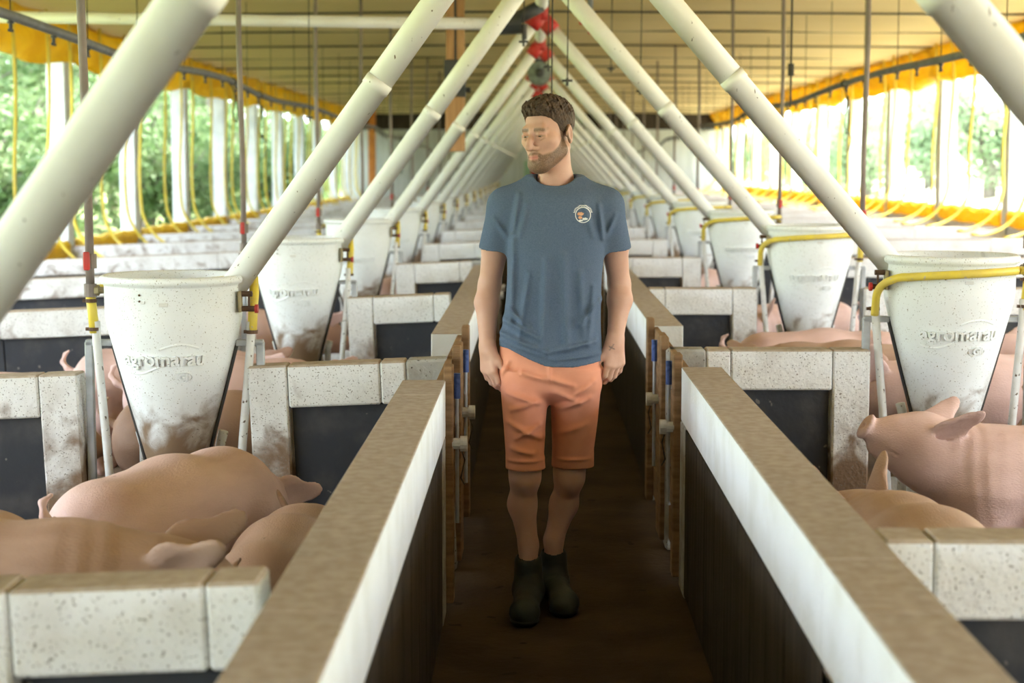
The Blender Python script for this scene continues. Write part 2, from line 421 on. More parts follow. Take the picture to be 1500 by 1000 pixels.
# ------------------------------------------------------------------ pen partitions
def partition_seg(root, xs, xe, sd, post_at_start, aisle_end, detailed=True):
    """from |x|=xs outwards to xe (local, unsigned); frame of concrete with recessed dark panel"""
    T = .065
    def B(a, b, z0, z1, nm, m, t=T, bev=.007):
        x0, x1 = sorted((sd * a, sd * b)); return MB().box(x0, x1, -t, t, z0, z1, bev).build(nm, m, root)
    p0 = xs; p1 = xe
    if post_at_start: B(xs, xs + .15, 0, WALLH, 'end_post', 'concrete'); p0 = xs + .152
    if aisle_end: B(xe - .15, xe, 0, WALLH, 'end_post', 'concrete'); p1 = xe - .152
    # beam in pieces
    cuts = [p0]
    if aisle_end: cuts.append(p0 + .10)
    x = cuts[-1]
    while x + 1.3 < p1: x += 1.25; cuts.append(x)
    cuts.append(p1)
    for a, b in zip(cuts, cuts[1:]):
        B(a + .0015, b - .0015, WALLH - .165, WALLH - .002 * random.random(), 'beam_block', 'concrete', T, .007)
    x = p0
    while x < p1 - .02:
        e = min(x + 1.25, p1); B(x, e - .006, .02, WALLH - .166, 'dark_panel', 'panel', .022, .003); x = e
    MBp = MB()
def partition(sd, n):
    ln = LY if sd < 0 else RY; Y = ln(n); x_in = abs(LOUT) if sd < 0 else ROUT; side = SIDE[sd]
    fx = FX[sd]; g0, g1 = abs(fx) - .325, abs(fx) + .335
    o_ = 'nearest to the doorway before' if n == 0 else ORD[n] + ' beyond'
    for part in (0, 1):
        r = empty('pen_partition', (sd * x_in, Y, 0))
        if sd < 0: r.rotation_euler.y = -math.atan(SL)
        if part == 0:
            partition_seg(r, .0, g0 - x_in, sd, False, True)
            lab = f"short whitish concrete partition with dark panel, {ORD[n]} {'beyond' if n else 'before'} the man, inner {side} side"
            # pier that ends the partition at the aisle between two gates
            x0, x1 = sorted((sd * -.16, 0)); 
            if n % 2 == 1: MB().box(x0, x1, -.065, .065, 0, WALLH, .01).build('aisle_pier', 'grey_concrete', r)
        else:
            partition_seg(r, g1 - x_in, abs(XOL if sd < 0 else XOR) - .1 - x_in, sd, True, False)
            lab = f"long whitish concrete partition reaching the windows, {ORD[n]} {'beyond' if n else 'before'} the man, {side} side"
        tag(r, lab, 'partition', f"pen partitions on the man's {side} side")
FX = {-1: -1.395, 1: 1.69}
for n in range(NL):
    partition(-1, n); partition(1, n)

# ------------------------------------------------------------------ gates between the aisle walls
def gate_proto():
    r = empty('proto')
    L = .74
    for z0, z1 in ((.05, .19), (.21, .35), (.37, .51), (.53, .67), (.69, .83)):
        MB().box(-.012, .012, 0, L, z0, z1, .003).build('board', 'wood', r)
    for y0 in (0, L - .09): MB().box(.012, .045, y0, y0 + .09, .03, .875, .004).build('stile', 'wood', r)
    h = MB().tube([(.055, .10, .75), (.055, .10, .84)], .013, 10).build('hinge', 'blue', r); h['label'] = 'blue hinge sleeve'
    MB().tube([(.055, .10, .30), (.055, .10, .76)], .007, 8).build('hinge_rod', 'galv', h)
    l = MB().tube([(-.0, .02, .60), (.07, .02, .60)], .02, 10).tube([(.07, .02, .60), (.095, .02, .60)], .028, 12).build('latch', 'latch', r); l['label'] = 'pale round gate latch'
    MB().tube([(.07, .02, .59), (.085, .03, .54), (.07, .06, .47), (.08, .10, .44)], .003, 5).build('cord', 'rope', l)
    return r
gp = gate_proto(); first = True
for sd in (-1, 1):
    ln = LY if sd < 0 else RY; xin = LIN if sd < 0 else RIN; side = SIDE[sd]
    for n in (1, 3, 5, 7):
        for k, ya in enumerate((ln(n) - .65, ln(n) + .12)):
            r = empty('pen_gate', (xin - (.02 if sd < 0 else -.02), ya, 0)); children_copy(gp, r)
            if sd > 0: r.scale.x = -1
            if k: r.scale.y = 1.12
            who = 'standing beside' if n == 1 else ORD[(n - 1) // 2 + 1] + ' pair past'
            tag(r, f"brown wooden pen gate, {'this' if k == 0 else 'the far'} side of its partition, {'beside' if n == 1 else ORD[(n - 1) // 2] + ' pair past'} the man, {side}", 'gate', 'pen gates along the aisle')
def drop_tree(o):
    for c in list(o.children): drop_tree(c)
    bpy.data.objects.remove(o)
drop_tree(gp)

# ------------------------------------------------------------------ feeders
def text_mesh(body, size, ext, off=.0):
    cu = bpy.data.curves.new('t', 'FONT'); cu.body = body; cu.size = size; cu.extrude = ext; cu.align_x = 'CENTER'; cu.offset = off; cu.bevel_depth = .0012; cu.resolution_u = 3
    o = bpy.data.objects.new('t', cu); col.objects.link(o); bpy.context.view_layer.update()
    me = bpy.data.meshes.new_from_object(o.evaluated_get(bpy.context.evaluated_depsgraph_get())); bpy.data.objects.remove(o); return me
HP = [(.098, .30), (.102, .38), (.125, .46), (.19, .70), (.245, .91), (.258, .965), (.262, 1.0), (.263, 1.105)]
def hop_r(z): return float(np.interp(z, [p[1] for p in HP], [p[0] for p in HP]))
def feeder_proto(sd):
    r = empty('proto')
    prof = HP + [(.266, 1.112), (.277, 1.118), (.281, 1.13), (.277, 1.142), (.266, 1.147), (.254, 1.143), (.252, 1.11), (.25, 1.0), (.235, .91), (.18, .70), (.115, .46), (.09, .34)]
    hp = MB().lathe(prof, 56).build('hopper', 'hopper', r, True)
    # embossed maker's lettering on the cone, on the side facing the aisle end
    def wrap(me, z0, xoff=0.):
        V = np.empty(len(me.vertices) * 3, np.float32); me.vertices.foreach_get('co', V); V = V.reshape(-1, 3); out = []
        for x, y, z in V:
            zz = z0 + y; R = hop_r(zz) + .0005 + max(z, 0); q = (x + xoff) / hop_r(z0 + .02); out.append((R * math.sin(q), -R * math.cos(q), zz))
        me.vertices.foreach_set('co', np.array(out, np.float32).ravel()); me.materials.clear(); me.materials.append(M['hopper']); me.update(); return me
    link('embossed_lettering', wrap(text_mesh('agromarau', .074, .009, .0012), .815), hp)
    link('embossed_lettering', wrap(text_mesh('Gli', 0.038, .007, .001), .757, .075), hp)
    def band(pts, w):
        V = []; F = []
        for i, (x, z) in enumerate(pts):
            for dz, e in ((-w, 0), (0, .004), (w, 0)):
                R = hop_r(z + dz) + e; q = x / hop_r(.84); V.append((R * math.sin(q), -R * math.cos(q), z + dz))
            if i: a = i * 3; F += [(a - 3, a, a + 1, a - 2), (a - 2, a + 1, a + 2, a - 1)]
        return MB().add(V, F)
    band([(-.17 + .02 * i, .79 + .018 * (i / 10) ** 2 - .012 * math.sin(i * .5)) for i in range(10)], .005).build('embossed_swoosh', 'hopper', hp, True)
    band([(-.01 + .016 * i, .875 + .02 * math.sin(i * .33)) for i in range(10)], .005).build('embossed_swoosh', 'hopper', hp, True)
    band([(.075 + .04 * math.cos(q), .768 + .02 * math.sin(q)) for q in np.linspace(0, 2 * math.pi, 17)], .002).build('embossed_ring', 'hopper', hp, True)
    # stands on both sides
    for s in (-1, 1):
        st = MB().box(min(s * .318, s * .348), max(s * .318, s * .348), -.016, .016, -.06, .885, .003)
        st.box(min(s * .24, s * .345), max(s * .24, s * .345), -.016, .016, .868, .893, .003)
        st.build('stand_leg', 'galv', r)
        MB().tube([(s * .262, -.02, .90), (s * .26, -.022, .70), (s * .215, -.05, .30), (s * .20, -.06, .12)], [.0165] * 4, 10).build('water_pipe', 'white_pvc', r, True) if False else \
            MB().tube([(s * .30, -.02, .965), (s * .298, -.02, .88), (s * .265, -.04, .50), (s * .235, -.05, .10)], .0165, 10).build('water_pipe', 'white_pvc', r, True)
        MB().tube([(s * (hop_r(z) + .006), 0, z) for z in (.88, .7, .5, .34)], .008, 6).build('side_strap', 'dark_steel', r)
        MB().tube([(s * .165, .10, .52), (s * .15, .10, .46), (s * .15, .10, .05)], .02, 8).build('inner_pipe', 'white_pvc', r, True)
    # feed gate adjuster on the aisle side
    s = -sd
    ad = MB().box(min(s * .262, s * .275), max(s * .262, s * .275), -.085, -.045, 1.005, 1.085, .003).build('adjuster_plate', 'brass', r)
    q = MB(); q.tube([(s * .275, -.065, 1.075), (s * .315, -.065, 1.075)], .011, 8); q.tube([(s * .275, -.065, 1.018), (s * .325, -.065, 1.018)], .011, 8); q.tube([(s * .302, -.065, 1.075), (s * .302, -.065, 1.018)], .005, 6)
    q.build('adjuster_rod', 'clamp', ad)
    MB().tube([(s * .325, -.065, 1.018), (s * .337, -.065, 1.018)], .017, 12).build('red_knob', 'red', ad)
    MB().box(.0, .034, -.2665, -.2625, 1.04, 1.054, .001).build('sticker', 'white_pvc', hp); MB().box(-.07, -.055, -.2615, -.2575, 1.05, 1.062, .001).build('sticker', 'white_pvc', hp)
    for z in (1.06, 1.083): MB().tube([(-.075, -.2515, z), (-.075, -.258, z)], .004, 8).build('rivet', 'clamp', hp)
    # trough
    MB().lathe([(.02, .06), (.26, .06), (.29, .18), (.31, .18), (.28, -.05), (.02, -.05)], 32).build('trough', 'grey_concrete', r, True)
    MB().lathe([(.09, .42), (.07, .30), (.05, .10), (.0, .10)], 20).build('feed_spout', 'dark_steel', r, True)
    return r
def water_proto(sd):
    """vertical drop pipe with red tap, tee and yellow hose down to the stand; origin = feeder centre on floor"""
    r = empty('proto'); s = sd                      # on the outer side of each feeder
    x = s * .318
    MB().tube([(x, -.02, ZC - .03), (x + s * .012, -.02, 2.3), (x, -.02, 1.60), (x, -.02, 1.06)], .0165, 10).build('drop_pipe', 'brown_pipe', r, True)
    v = MB().tube([(x, -.02, 1.17), (x, -.02, 1.225)], .027, 12).build('tap_body', 'brown_pipe', r)
    MB().tube([(x, -.02, 1.2), (x, -.06, 1.2)], .009, 8).box(x - .012, x + .012, -.075, -.058, 1.165, 1.235, .004).build('red_tap_handle', 'red', v)
    MB().tube([(x, -.02, 1.11), (x, -.02, 1.06)], .024, 10).build('pipe_socket', 'brown_pipe', r)
    MB().tube([(x, -.02, 1.085), (x - s * .05, -.02, 1.085)], .013, 8).tube([(x - s * .018, -.02, 1.085), (x - s * .034, -.02, 1.085)], .021, 6).build('brass_union', 'brass', r)
    def clamp(px, z): MB().tube([(px, -.02, z - .007), (px, -.02, z + .007)], .0225, 12).box(px - .032, px - .018, -.028, -.012, z - .006, z + .006).build('hose_clamp', 'clamp', r)
    MB().tube([(x, -.02, 1.06), (x - s * .006, -.02, 1.0), (x - s * .012, -.02, .92)], .019, 10).build('hose', 'hose', r, True)
    clamp(x - s * .002, 1.045); clamp(x - s * .011, .935)
    xi = -s * .305
    if sd > 0:                                       # hose led round the hopper front to the inner stand pipe
        pts = [(x, -.05, 1.09), (x - .06, -.20, 1.092)]
        for i in range(13):
            q = math.radians(-35 - 110 * i / 12); pts.append((.292 * math.cos(q), .292 * math.sin(q), 1.09 - .03 * (i / 12) ** 2))
        pts += [(-.285, -.12, 1.035), (-.305, -.075, .995), (xi, -.045, .945), (xi, -.03, .90)]
        sm = []
        P = [Vector(p) for p in pts]
        for i in range(len(P) - 1):
            a, b, c, d = P[max(i - 1, 0)], P[i], P[i + 1], P[min(i + 2, len(P) - 1)]
            for k in range(3):
                t = k / 3; sm.append(.5 * ((2 * b) + (c - a) * t + (2 * a - 5 * b + 4 * c - d) * t * t + (3 * b - a - 3 * c + d) * t ** 3))
        sm.append(P[-1]); MB().tube(sm, .0165, 10).build('hose', 'hose', r, True)
    else:
        MB().tube([(xi - .005, .06, 1.13), (xi + .004, .02, 1.07), (xi + .004, -.02, 1.0), (xi, -.02, .92)], .019, 10).build('hose', 'hose', r, True)
        MB().tube([(xi - .005, .06, 1.13), (0, .29, 1.09), (x, .05, 1.085)], .017, 8).build('hose', 'hose', r, True)
    clamp(xi, .925)
    return r
def chute_proto(sd):
    dx = AUG[0] - FX[sd]
    r = empty('proto'); zo = .0 if sd < 0 else .07
    a = Vector((sd * -.215, 0, 1.10 + zo)); b = Vector((AUG[0] - FX[sd], 0, AUG[1] - .05))
    if sd > 0: a = Vector((-.235, 0, 1.10 + zo))
    else: a = Vector((.225, 0, 1.10 + zo))
    d = b - a
    MB().tube([a, a + d * .46, a + d * .46, b], [.052, .052, .0525, .0525], 20).build('feed_tube', 'tube', r, True)
    MB().tube([a + d * .455, a + d * .475], .0555, 20).build('joint_sleeve', 'tube', r, True)
    MB().tube([a + d * .93, a + d * .985], .066, 16).build('red_coupling', 'red', r, True)
    return r
for sd in (-1, 1):
    fp, wp, cp = feeder_proto(sd), water_proto(sd), chute_proto(sd); ln = LY if sd < 0 else RY; side = SIDE[sd]
    for n in range(NL):
        zo = (zfloor(FX[sd]) + .05 if sd < 0 else .07); w = f"{ORD[n]} in row {'beyond' if n else 'before'} the man on his {side} side"
        r = empty('pig_feeder', (FX[sd], ln(n), zo), label=f"white conical pig feeder, {w}", cat='feeder', group=f"feeders on the man's {side} side"); children_copy(fp, r)
        r.rotation_euler.z = random.uniform(-.06, .06) if n > 1 else 0
        r = empty('water_drop_pipe', (FX[sd], ln(n), zo), label=f"brown water pipe with yellow hose, {w}", cat='pipe', group=f"water pipes on the man's {side} side"); children_copy(wp, r)
        r = empty('feed_drop_tube', (FX[sd], ln(n), 0), label=f"slanting cream feed tube, {w}", cat='feed tube', group=f"feed tubes on the man's {side} side"); children_copy(cp, r)
    for p in (fp, wp, cp): drop_tree(p)

# ------------------------------------------------------------------ overhead lines
au = empty('feed_auger', (0, 0, 0), label='long white overhead feed auger pipe running along the barn centre', cat='auger')
MB().tube([(AUG[0], -2, AUG[1]), (AUG[0], 54.5, AUG[1])], .05, 16).build('auger_pipe', 'tube', au, True)
for n in range(NL):
    y = (LY(n) + RY(n)) / 2
    MB().tube([(AUG[0], y - .28, AUG[1]), (AUG[0], y + .28, AUG[1])], .058, 16).build('outlet_sleeve', 'tube', au, True)
    MB().tube([(AUG[0], LY(n), AUG[1]), (AUG[0], LY(n), AUG[1] - .12)], .06, 14).build('outlet_collar', 'red', au, True)
    MB().tube([(AUG[0], RY(n), AUG[1]), (AUG[0], RY(n), AUG[1] - .12)], .06, 14).build('outlet_collar', 'red', au, True)
    if n % 2: MB().tube([(AUG[0], y + 1.2, AUG[1]), (AUG[0], y + 1.2, ZC)], .006, 5).build('hanger', 'wire', au)
mo = empty('auger_motor', (AUG[0] + .0, 19.6, 2.62), label='grey round electric motor hanging under the feed auger', cat='motor')
MB().lathe([(.0, -.16), (.12, -.16), (.135, -.13), (.135, .13), (.12, .16), (0, .16)], 24).build('motor_body', 'motor', mo, True).rotation_euler = (math.pi / 2, 0, 0)
MB().lathe([(.0, -.20), (.045, -.20), (.05, -.16)], 16).build('motor_shaft', 'dark_steel', mo, True).rotation_euler = (-math.pi / 2, 0, 0)
MB().box(-.05, .05, -.1, .1, .1, .19, .01).build('motor_mount', 'dark_steel', mo)
for s in (-1, 1): MB().tube([(s * .06, .1, .02), (s * .12, .1, -.08)], .055, 14).build('red_clip', 'red', mo, True)
sp = empty('feed_supply_pipe', (0, 0, 0), label='horizontal white supply pipe joining the feed auger from the leafy side', cat='pipe')
MB().tube([(-5.5, 13.3, 2.74), (-.22, 13.3, 2.66)], .045, 14).build('supply_tube', 'tube', sp, True)
MB().tube([(-.30, 13.3, 2.66), (-.10, 13.3, 2.67)], .085, 14).build('junction_box', 'dark_steel', sp)
MB().tube([(-.2, 13.3, 2.67), (AUG[0], 13.3, 2.80)], .05, 12).build('elbow', 'dark_steel', sp, True)
for s in (-.34, -.08): MB().tube([(s, 13.3, 2.66), (s, 13.3, 2.54)], .02, 8).build('clamp_bolt', 'dark_steel', sp)
MB().tube([(-2.6, 13.3, 2.70), (-2.6, 13.3, ZC)], .006, 5).build('hanger', 'wire', sp); MB().tube([(-4.6, 13.3, 2.73), (-4.6, 13.3, ZC)], .006, 5).build('hanger', 'wire', sp)

p = at(667, 222, 14.0)
hp_ = empty('hanging_wood_post', (p[0], 14., p[2]), label='tan wooden post hanging from the ceiling with a dark steel clamp', cat='post')
MB().box(-.078, .078, -.04, .04, 0, .46, .004).build('lower_board', 'post_wood', hp_)
MB().box(-.072, -.005, -.035, .035, .46, ZC - p[2], .003).build('upper_board', 'post_wood', hp_); MB().box(.015, .078, -.035, .035, .46, ZC - p[2], .003).build('upper_board', 'post_wood', hp_)
MB().box(-.006, .016, -.03, .03, .6, ZC - p[2]).build('steel_strap', 'dark_steel', hp_)
st = MB().box(-.088, .088, -.05, .05, .44, .74, .005).build('steel_clamp', 'dark_steel', hp_)
for z in (.50, .67): MB().tube([(.088, 0, z), (.125, 0, z)], .022, 8).build('bolt', 'dark_steel', st)

def water_line(sd):
    side = SIDE[sd]; X = 3.05 * sd + .05
    r = empty('water_line', (X, 0, 0), label=f"long grey water pipe hung below the ceiling on the man's {side} side", cat='pipe')
    pts = [(.03 * math.sin(i * 1.3), -1 + 1.1 * i, 2.43 + .03 * math.sin(i * .9) - .0006 * i * i * .3) for i in range(50)]
    MB().tube(pts, .03, 12).build('line_pipe', 'grey_pipe', r, True)
    zz = lambda y: float(np.interp(y, [q[1] for q in pts], [q[2] for q in pts])); xx = lambda y: float(np.interp(y, [q[1] for q in pts], [q[0] for q in pts]))
    vm = MB().tube([(0, 0, -.02), (0, 0, -.075)], .011, 8).box(-.008, .008, -.035, .035, -.092, -.075, .003).tube([(0, 0, -.03), (0, 0, -.045)], .02, 8).mesh('valve', 'dark_steel')
    y = 8.2; i = 0
    while y < 40:
        link('valve', vm, r, (xx(y), y, zz(y))); y += .82
        i += 1
        if i % 2 == 0: MB().tube([(xx(y), y, zz(y) + .02), (xx(y), y, ZC - .04)], .004, 5).build('hanger_wire', 'wire', r)
    return zz, xx, X
WL = {s: water_line(s) for s in (-1, 1)}
def rope(sd, y, L, tail, lab):
    zz, xx, X = WL[sd]; x = X + xx(y); z = zz(y)
    pts = [(x + .036 * math.cos(q), y, z + .036 * math.sin(q)) for q in np.linspace(-1.4, 4.4, 12)]
    pts += [(x + .012, y, z - .09)] + [(x + .012 + .012 * math.sin(k * 1.1), y, z - .09 - L * k / 6) for k in range(1, 7)]
    pts += [(x + .03, y, z - L - .11), (x + .04, y, z - L - .06)] + [(x + .04 + .006 * math.sin(k), y, z - L - .06 + (L - .06) * k / 5) for k in range(1, 6)]
    m = MB().tube(pts, .0075, 6)
    if tail: m.tube([(x + .02, y, z - L - .05)] + [(x + .02 + .03 * math.sin(k * .8) + .01 * k, y, z - L - .05 - tail * k / 5) for k in range(1, 6)], .006, 6)
    tag(m.build('rope_loop', 'rope'), lab, 'rope')
rope(-1, 17.0, .30, 0, 'short dark rope loop tied to the grey water pipe by leafy windows')
rope(-1, 18.9, .38, .26, 'long frayed dark rope tied to the water pipe by leafy windows')
rope(1, 17.3, .40, .22, 'long dark rope tied to the water pipe by sunlit windows')
rope(1, 25.5, .85, .45, 'very long dark rope hanging from the water pipe by sunlit windows')
rope(-1, 38.0, .7, 0, 'far dark rope loop near the pale end wall')

def mist_line(px, py, Y, lab):
    p = at(px, py, Y); r = empty('mist_nozzle_line', p, label=lab, cat='nozzle line', group='mist nozzles over the aisle')
    MB().tube([(.01, 0, ZC - p[2] - .02), (0, 0, .0)], .004, 5).build('thin_tube', 'wire', r)
    MB().tube([(-.03, 0, 0), (.03, 0, .0)], .007, 6).tube([(0, -.03, .0), (0, .03, .0)], .007, 6).tube([(0, 0, .015), (0, 0, -.03)], .009, 6).build('cross_nozzle', 'dark_steel', r)
for a in ((767, 61, 11.), (803, 98, 11.5), (831, 118, 10.), (808, 150, 9.2), (895, 101, 15.), (938, 133, 12.5), (764, 140, 21.), (453, 172, 13.)):
    mist_line(*a, 'thin black line with a small cross nozzle hanging over the pens')
p = at(865, 32, 13.); r = empty('red_nozzle', p, label='hanging grey tube ending in a dark red cross nozzle', cat='nozzle line')
MB().tube([(0, 0, .02), (-.01, 0, ZC - p[2])], .02, 8).build('tube', 'grey_pipe', r, True)
MB().tube([(-.085, 0, 0), (.085, 0, .0)], .022, 8).tube([(0, -.08, .0), (0, .08, .0)], .022, 8).tube([(0, 0, .02), (0, 0, -.09)], .02, 8).build('cross_fitting', 'red', r)
# thin dark droppers
for (px, Y, zb_, lab) in ((1158, 12.0, 1.9, 'thin black cable with a knot hanging past the water pipe by sunlit windows'),):
    p = at(px, 140, Y); tag(MB().tube([(p[0], Y, ZC - .03), (p[0], Y, 1.98)], .008, 6).tube([(p[0], Y, 2.28), (p[0], Y, 2.2)], .022, 8).build('hanging_cable', 'wire'), lab, 'cable')
# ------------------------------------------------------------------ the walking man
def skin_mat():
    m = bpy.data.materials.new('skin'); m.use_nodes = True; nt = m.node_tree; N = nt.nodes; L = nt.links; p = N['Principled BSDF']
    p.inputs['Roughness'].default_value = .5; p.inputs['Specular IOR Level'].default_value = .35
    p.inputs['Subsurface Weight'].default_value = .08; p.inputs['Subsurface Radius'].default_value = (.02, .008, .004); p.inputs['Subsurface Scale'].default_value = .3
    tc = N.new('ShaderNodeTexCoord'); n = N.new('ShaderNodeTexNoise'); n.inputs['Scale'].default_value = 22; n.inputs['Detail'].default_value = 5; L.new(tc.outputs['Object'], n.inputs[0])
    at_ = N.new('ShaderNodeAttribute'); at_.attribute_name = 'mask'; sp = N.new('ShaderNodeSeparateColor'); L.new(at_.outputs['Color'], sp.inputs[0])
    n2 = N.new('ShaderNodeTexNoise'); n2.inputs['Scale'].default_value = 260; L.new(tc.outputs['Object'], n2.inputs[0])
    def mix(f, a, b):
        x = N.new('ShaderNodeMix'); x.data_type = 'RGBA'; L.new(f, x.inputs[0])
        for s, i in ((a, 6), (b, 7)):
            if hasattr(s, 'is_output'): L.new(s, x.inputs[i])
            else: x.inputs[i].default_value = (*s, 1)
        return x.outputs[2]
    c = mix(n.outputs[0], (.60, .36, .265), (.53, .285, .205))
    c = mix(sp.outputs[1], c, (.52, .20, .16))
    bm = N.new('ShaderNodeMath'); bm.operation = 'MULTIPLY'; mr = N.new('ShaderNodeMapRange'); mr.inputs[1].default_value = .25; mr.inputs[2].default_value = .6; mr.inputs[3].default_value = .62; mr.inputs[4].default_value = .95
    L.new(n2.outputs[0], mr.inputs[0]); L.new(mr.outputs[0], bm.inputs[0]); L.new(sp.outputs[0], bm.inputs[1])
    c = mix(bm.outputs[0], c, (.14, .082, .045)); c = mix(sp.outputs[2], c, (.06, .06, .08))
    L.new(c, p.inputs['Base Color'])
    b = N.new('ShaderNodeBump'); b.inputs['Strength'].default_value = .15; b.inputs['Distance'].default_value = .003; L.new(n2.outputs[0], b.inputs['Height']); L.new(b.outputs[0], p.inputs['Normal'])
    return m
M['skin'] = skin_mat()
M['hair'] = mat('brown_hair', (.095, .055, .03), (.045, .026, .015), .55, 60, .3, .7, .5, 260, .3, stretch=(1, .4, 1))
M['shirt'] = mat('blue_grey_jersey', (.085, .118, .175), (.115, .15, .215), .9, 200, .35, .65, .12, 500, .08, stretch=(1, 1, 3))
M['shorts'] = mat('salmon_twill', (.70, .30, .19), (.64, .26, .16), .85, 14, .3, .7, .12, 400, .1)
M['boot'] = mat('dark_green_rubber', (.028, .034, .026), (.045, .045, .035), .55, 14, .3, .7, .2, 40, .3)
M['eye_white'] = mat('eye_white', (.50, .46, .43), None, .2)
M['iris'] = mat('iris', (.05, .035, .025), None, .15, spec=.6)
M['print_white'] = mat('print_white', (.78, .78, .76), None, .8)
M['print_orange'] = mat('print_orange', (.62, .26, .12), (.75, .42, .25), .8, 90)
YB = 5.96
W = at
man = empty('person', (.06, 5.93, 0), label='man in blue-grey t-shirt, salmon shorts and dark boots walking down the aisle', cat='person')
def mlink(name, V, F, m, parent=man, smooth=True, mask=None):
    me = raw_mesh(name, np.asarray(V) - np.array(man.location), F, m, smooth)
    if mask is not None:
        a = me.color_attributes.new('mask', 'FLOAT_COLOR', 'POINT'); c = np.ones((len(V), 4), np.float32); c[:, :3] = mask; a.data.foreach_set('color', c.ravel())
    return link(name, me, parent)
def join(parts):
    V = []; F = []; o = 0
    for v, f in parts: V.append(v); F.append(f + o); o += len(v)
    return np.concatenate(V), np.concatenate(F)
# --- head
HC = W(803, 197, 5.93); yaw, tl = math.radians(-36), math.radians(8)
RH = np.array(Matrix.Rotation(yaw, 3, 'Z') @ Matrix.Rotation(tl, 3, 'X') @ Matrix.Rotation(math.radians(-2), 3, 'Y'))
def hw(p): return HC + RH @ np.array(p, float)
def hcone(a, b, ra, rb): return rcone(hw(a), hw(b), ra, rb)
def hell(c, r, rot=None): return ellip(hw(c), r, RH if rot is None else RH @ np.array(rot))
def head_sdf(s):
    s.add(hell((0, .018, .045), (.075, .097, .083)), 0)
    s.add(hell((0, -.03, -.03), (.060, .066, .085)), .03)
    s.add(hcone((0, -.072, -.096), (0, -.074, -.093), .025, .025), .03)
    for q in (-1, 1):
        s.add(hcone((q * .052, .0, -.055), (q * .020, -.070, -.095), .02, .02), .03)
        s.add(hell((q * .044, -.056, -.014), (.023, .026, .020)), .025)
    s.add(hcone((-.034, -.080, .026), (.034, -.080, .026), .0135, .0135), .018)
    s.add(hcone((0, -.086, .022), (0, -.112, -.012), .0085, .0105), .012); s.add(hcone((0, -.112, -.012), (0, -.1215, -.029), .0105, .0125), .010)
    for q in (-1, 1):
        s.add(hcone((q * .010, -.108, -.033), (q * .0145, -.098, -.035), .0085, .0085), .007)
        s.cut(hell((q * .031, -.102, .006), (.019, .020, .0115)), .010)
        s.add(hcone((q * .014, -.0865, .0105), (q * .031, -.0940, .0128), .0046, .0052), .005); s.add(hcone((q * .031, -.0940, .0128), (q * .047, -.084, .0070), .0052, .0044), .005)
        s.add(hcone((q * .015, -.087, -.001), (q * .031, -.0910, -.0034), .0040, .0046), .005); s.add(hcone((q * .031, -.0910, -.0034), (q * .046, -.083, .0010), .0046, .0040), .005)
        s.cut(hcone((q * .006, -.110, -.041), (q * .008, -.106, -.037), .003, .003), .003)
    s.add(hcone((-.019, -.0925, -.0625), (0, -.099, -.060), .0055, .0065), .008); s.add(hcone((.019, -.0925, -.0625), (0, -.099, -.060), .0055, .0065), .008)
    s.add(hcone((-.015, -.0925, -.0705), (0, -.0975, -.072), .006, .0075), .008); s.add(hcone((.015, -.0925, -.0705), (0, -.0975, -.072), .006, .0075), .008)
    s.cut(hcone((-.022, -.097, -.066), (0, -.1075, -.0662), .0016, .002), .003); s.cut(hcone((.022, -.097, -.066), (0, -.1075, -.0662), .0016, .002), .003)
    for q in (-1, 1):
        er = np.array(Matrix.Rotation(q * .30, 3, 'Z') @ Matrix.Rotation(-.18, 3, 'X'))
        s.add(hell((q * .080, .016, -.004), (.0085, .020, .033), er), .006)
        s.cut(hell((q * .0885, .010, .0), (.007, .012, .021), er), .005)
        s.add(hcone((q * .079, -.002, -.006), (q * .080, .0, .004), .005, .005), .004)
    return s
NB = W(814, 268, 5.985)
hs = SDF(HC - np.array([.17, .17, .26]), HC + np.array([.17, .19, .16]), .0022)
head_sdf(hs)
hs.add(rcone(hw((0, .03, -.045)), NB, .052, .058), .025)
hs.add(rcone(hw((.045, .03, -.05)), W(800, 266, 5.93), .013, .010), .02); hs.add(rcone(hw((-.035, .02, -.06)), W(797, 266, 5.93), .012, .010), .02)
hs.add(rcone(NB, W(814, 285, 5.985), .058, .075), .03)
hv, hf = hs.mesh()
lc = (hv - HC) @ RH
sst = lambda x, a, b: np.clip((x - a) / (b - a), 0, 1) ** 2 * (3 - 2 * np.clip((x - a) / (b - a), 0, 1))
x_, y_, z_ = lc[:, 0], lc[:, 1], lc[:, 2]
line = np.interp(y_, [-.13, -.104, -.094, -.085, -.06, -.035, -.012, .004, .014], [-.044, -.045, -.047, -.058, -.052, -.036, -.012, .012, -.2])
low = np.interp(y_, [-.11, -.08, -.04, 0, .02], [-.14, -.137, -.112, -.082, -.07])
beard = sst(line - z_, -.004, .008) * sst(z_ - low, -.006, .010) * sst(.016 - y_, 0, .012)
lipm = np.exp(-((z_ + .0665) / .0085) ** 2) * sst(.021 - np.abs(x_), 0, .005) * (y_ < -.085)
beard = beard * (1 - .95 * np.clip(lipm * 1.4, 0, 1))
brow = np.exp(-((z_ - (.0265 - .12 * np.maximum(np.abs(x_) - .035, 0))) / .0062) ** 2) * sst(np.abs(x_), .009, .014) * sst(.052 - np.abs(x_), 0, .008) * (y_ < -.05)
buzz = sst(z_ - np.interp(y_, [-.12, -.07, -.05, -.028, -.014, .004, .014, .04, .06, .12], [.075, .074, .062, .035, -.012, -.012, .03, .028, -.045, -.06]), -.004, .004) * (np.abs(x_) < .0795)
hm_ = np.stack([np.clip(np.maximum(np.maximum(beard, brow * 1.3), buzz), 0, 1), np.clip(lipm, 0, 1), np.zeros_like(beard)], 1)
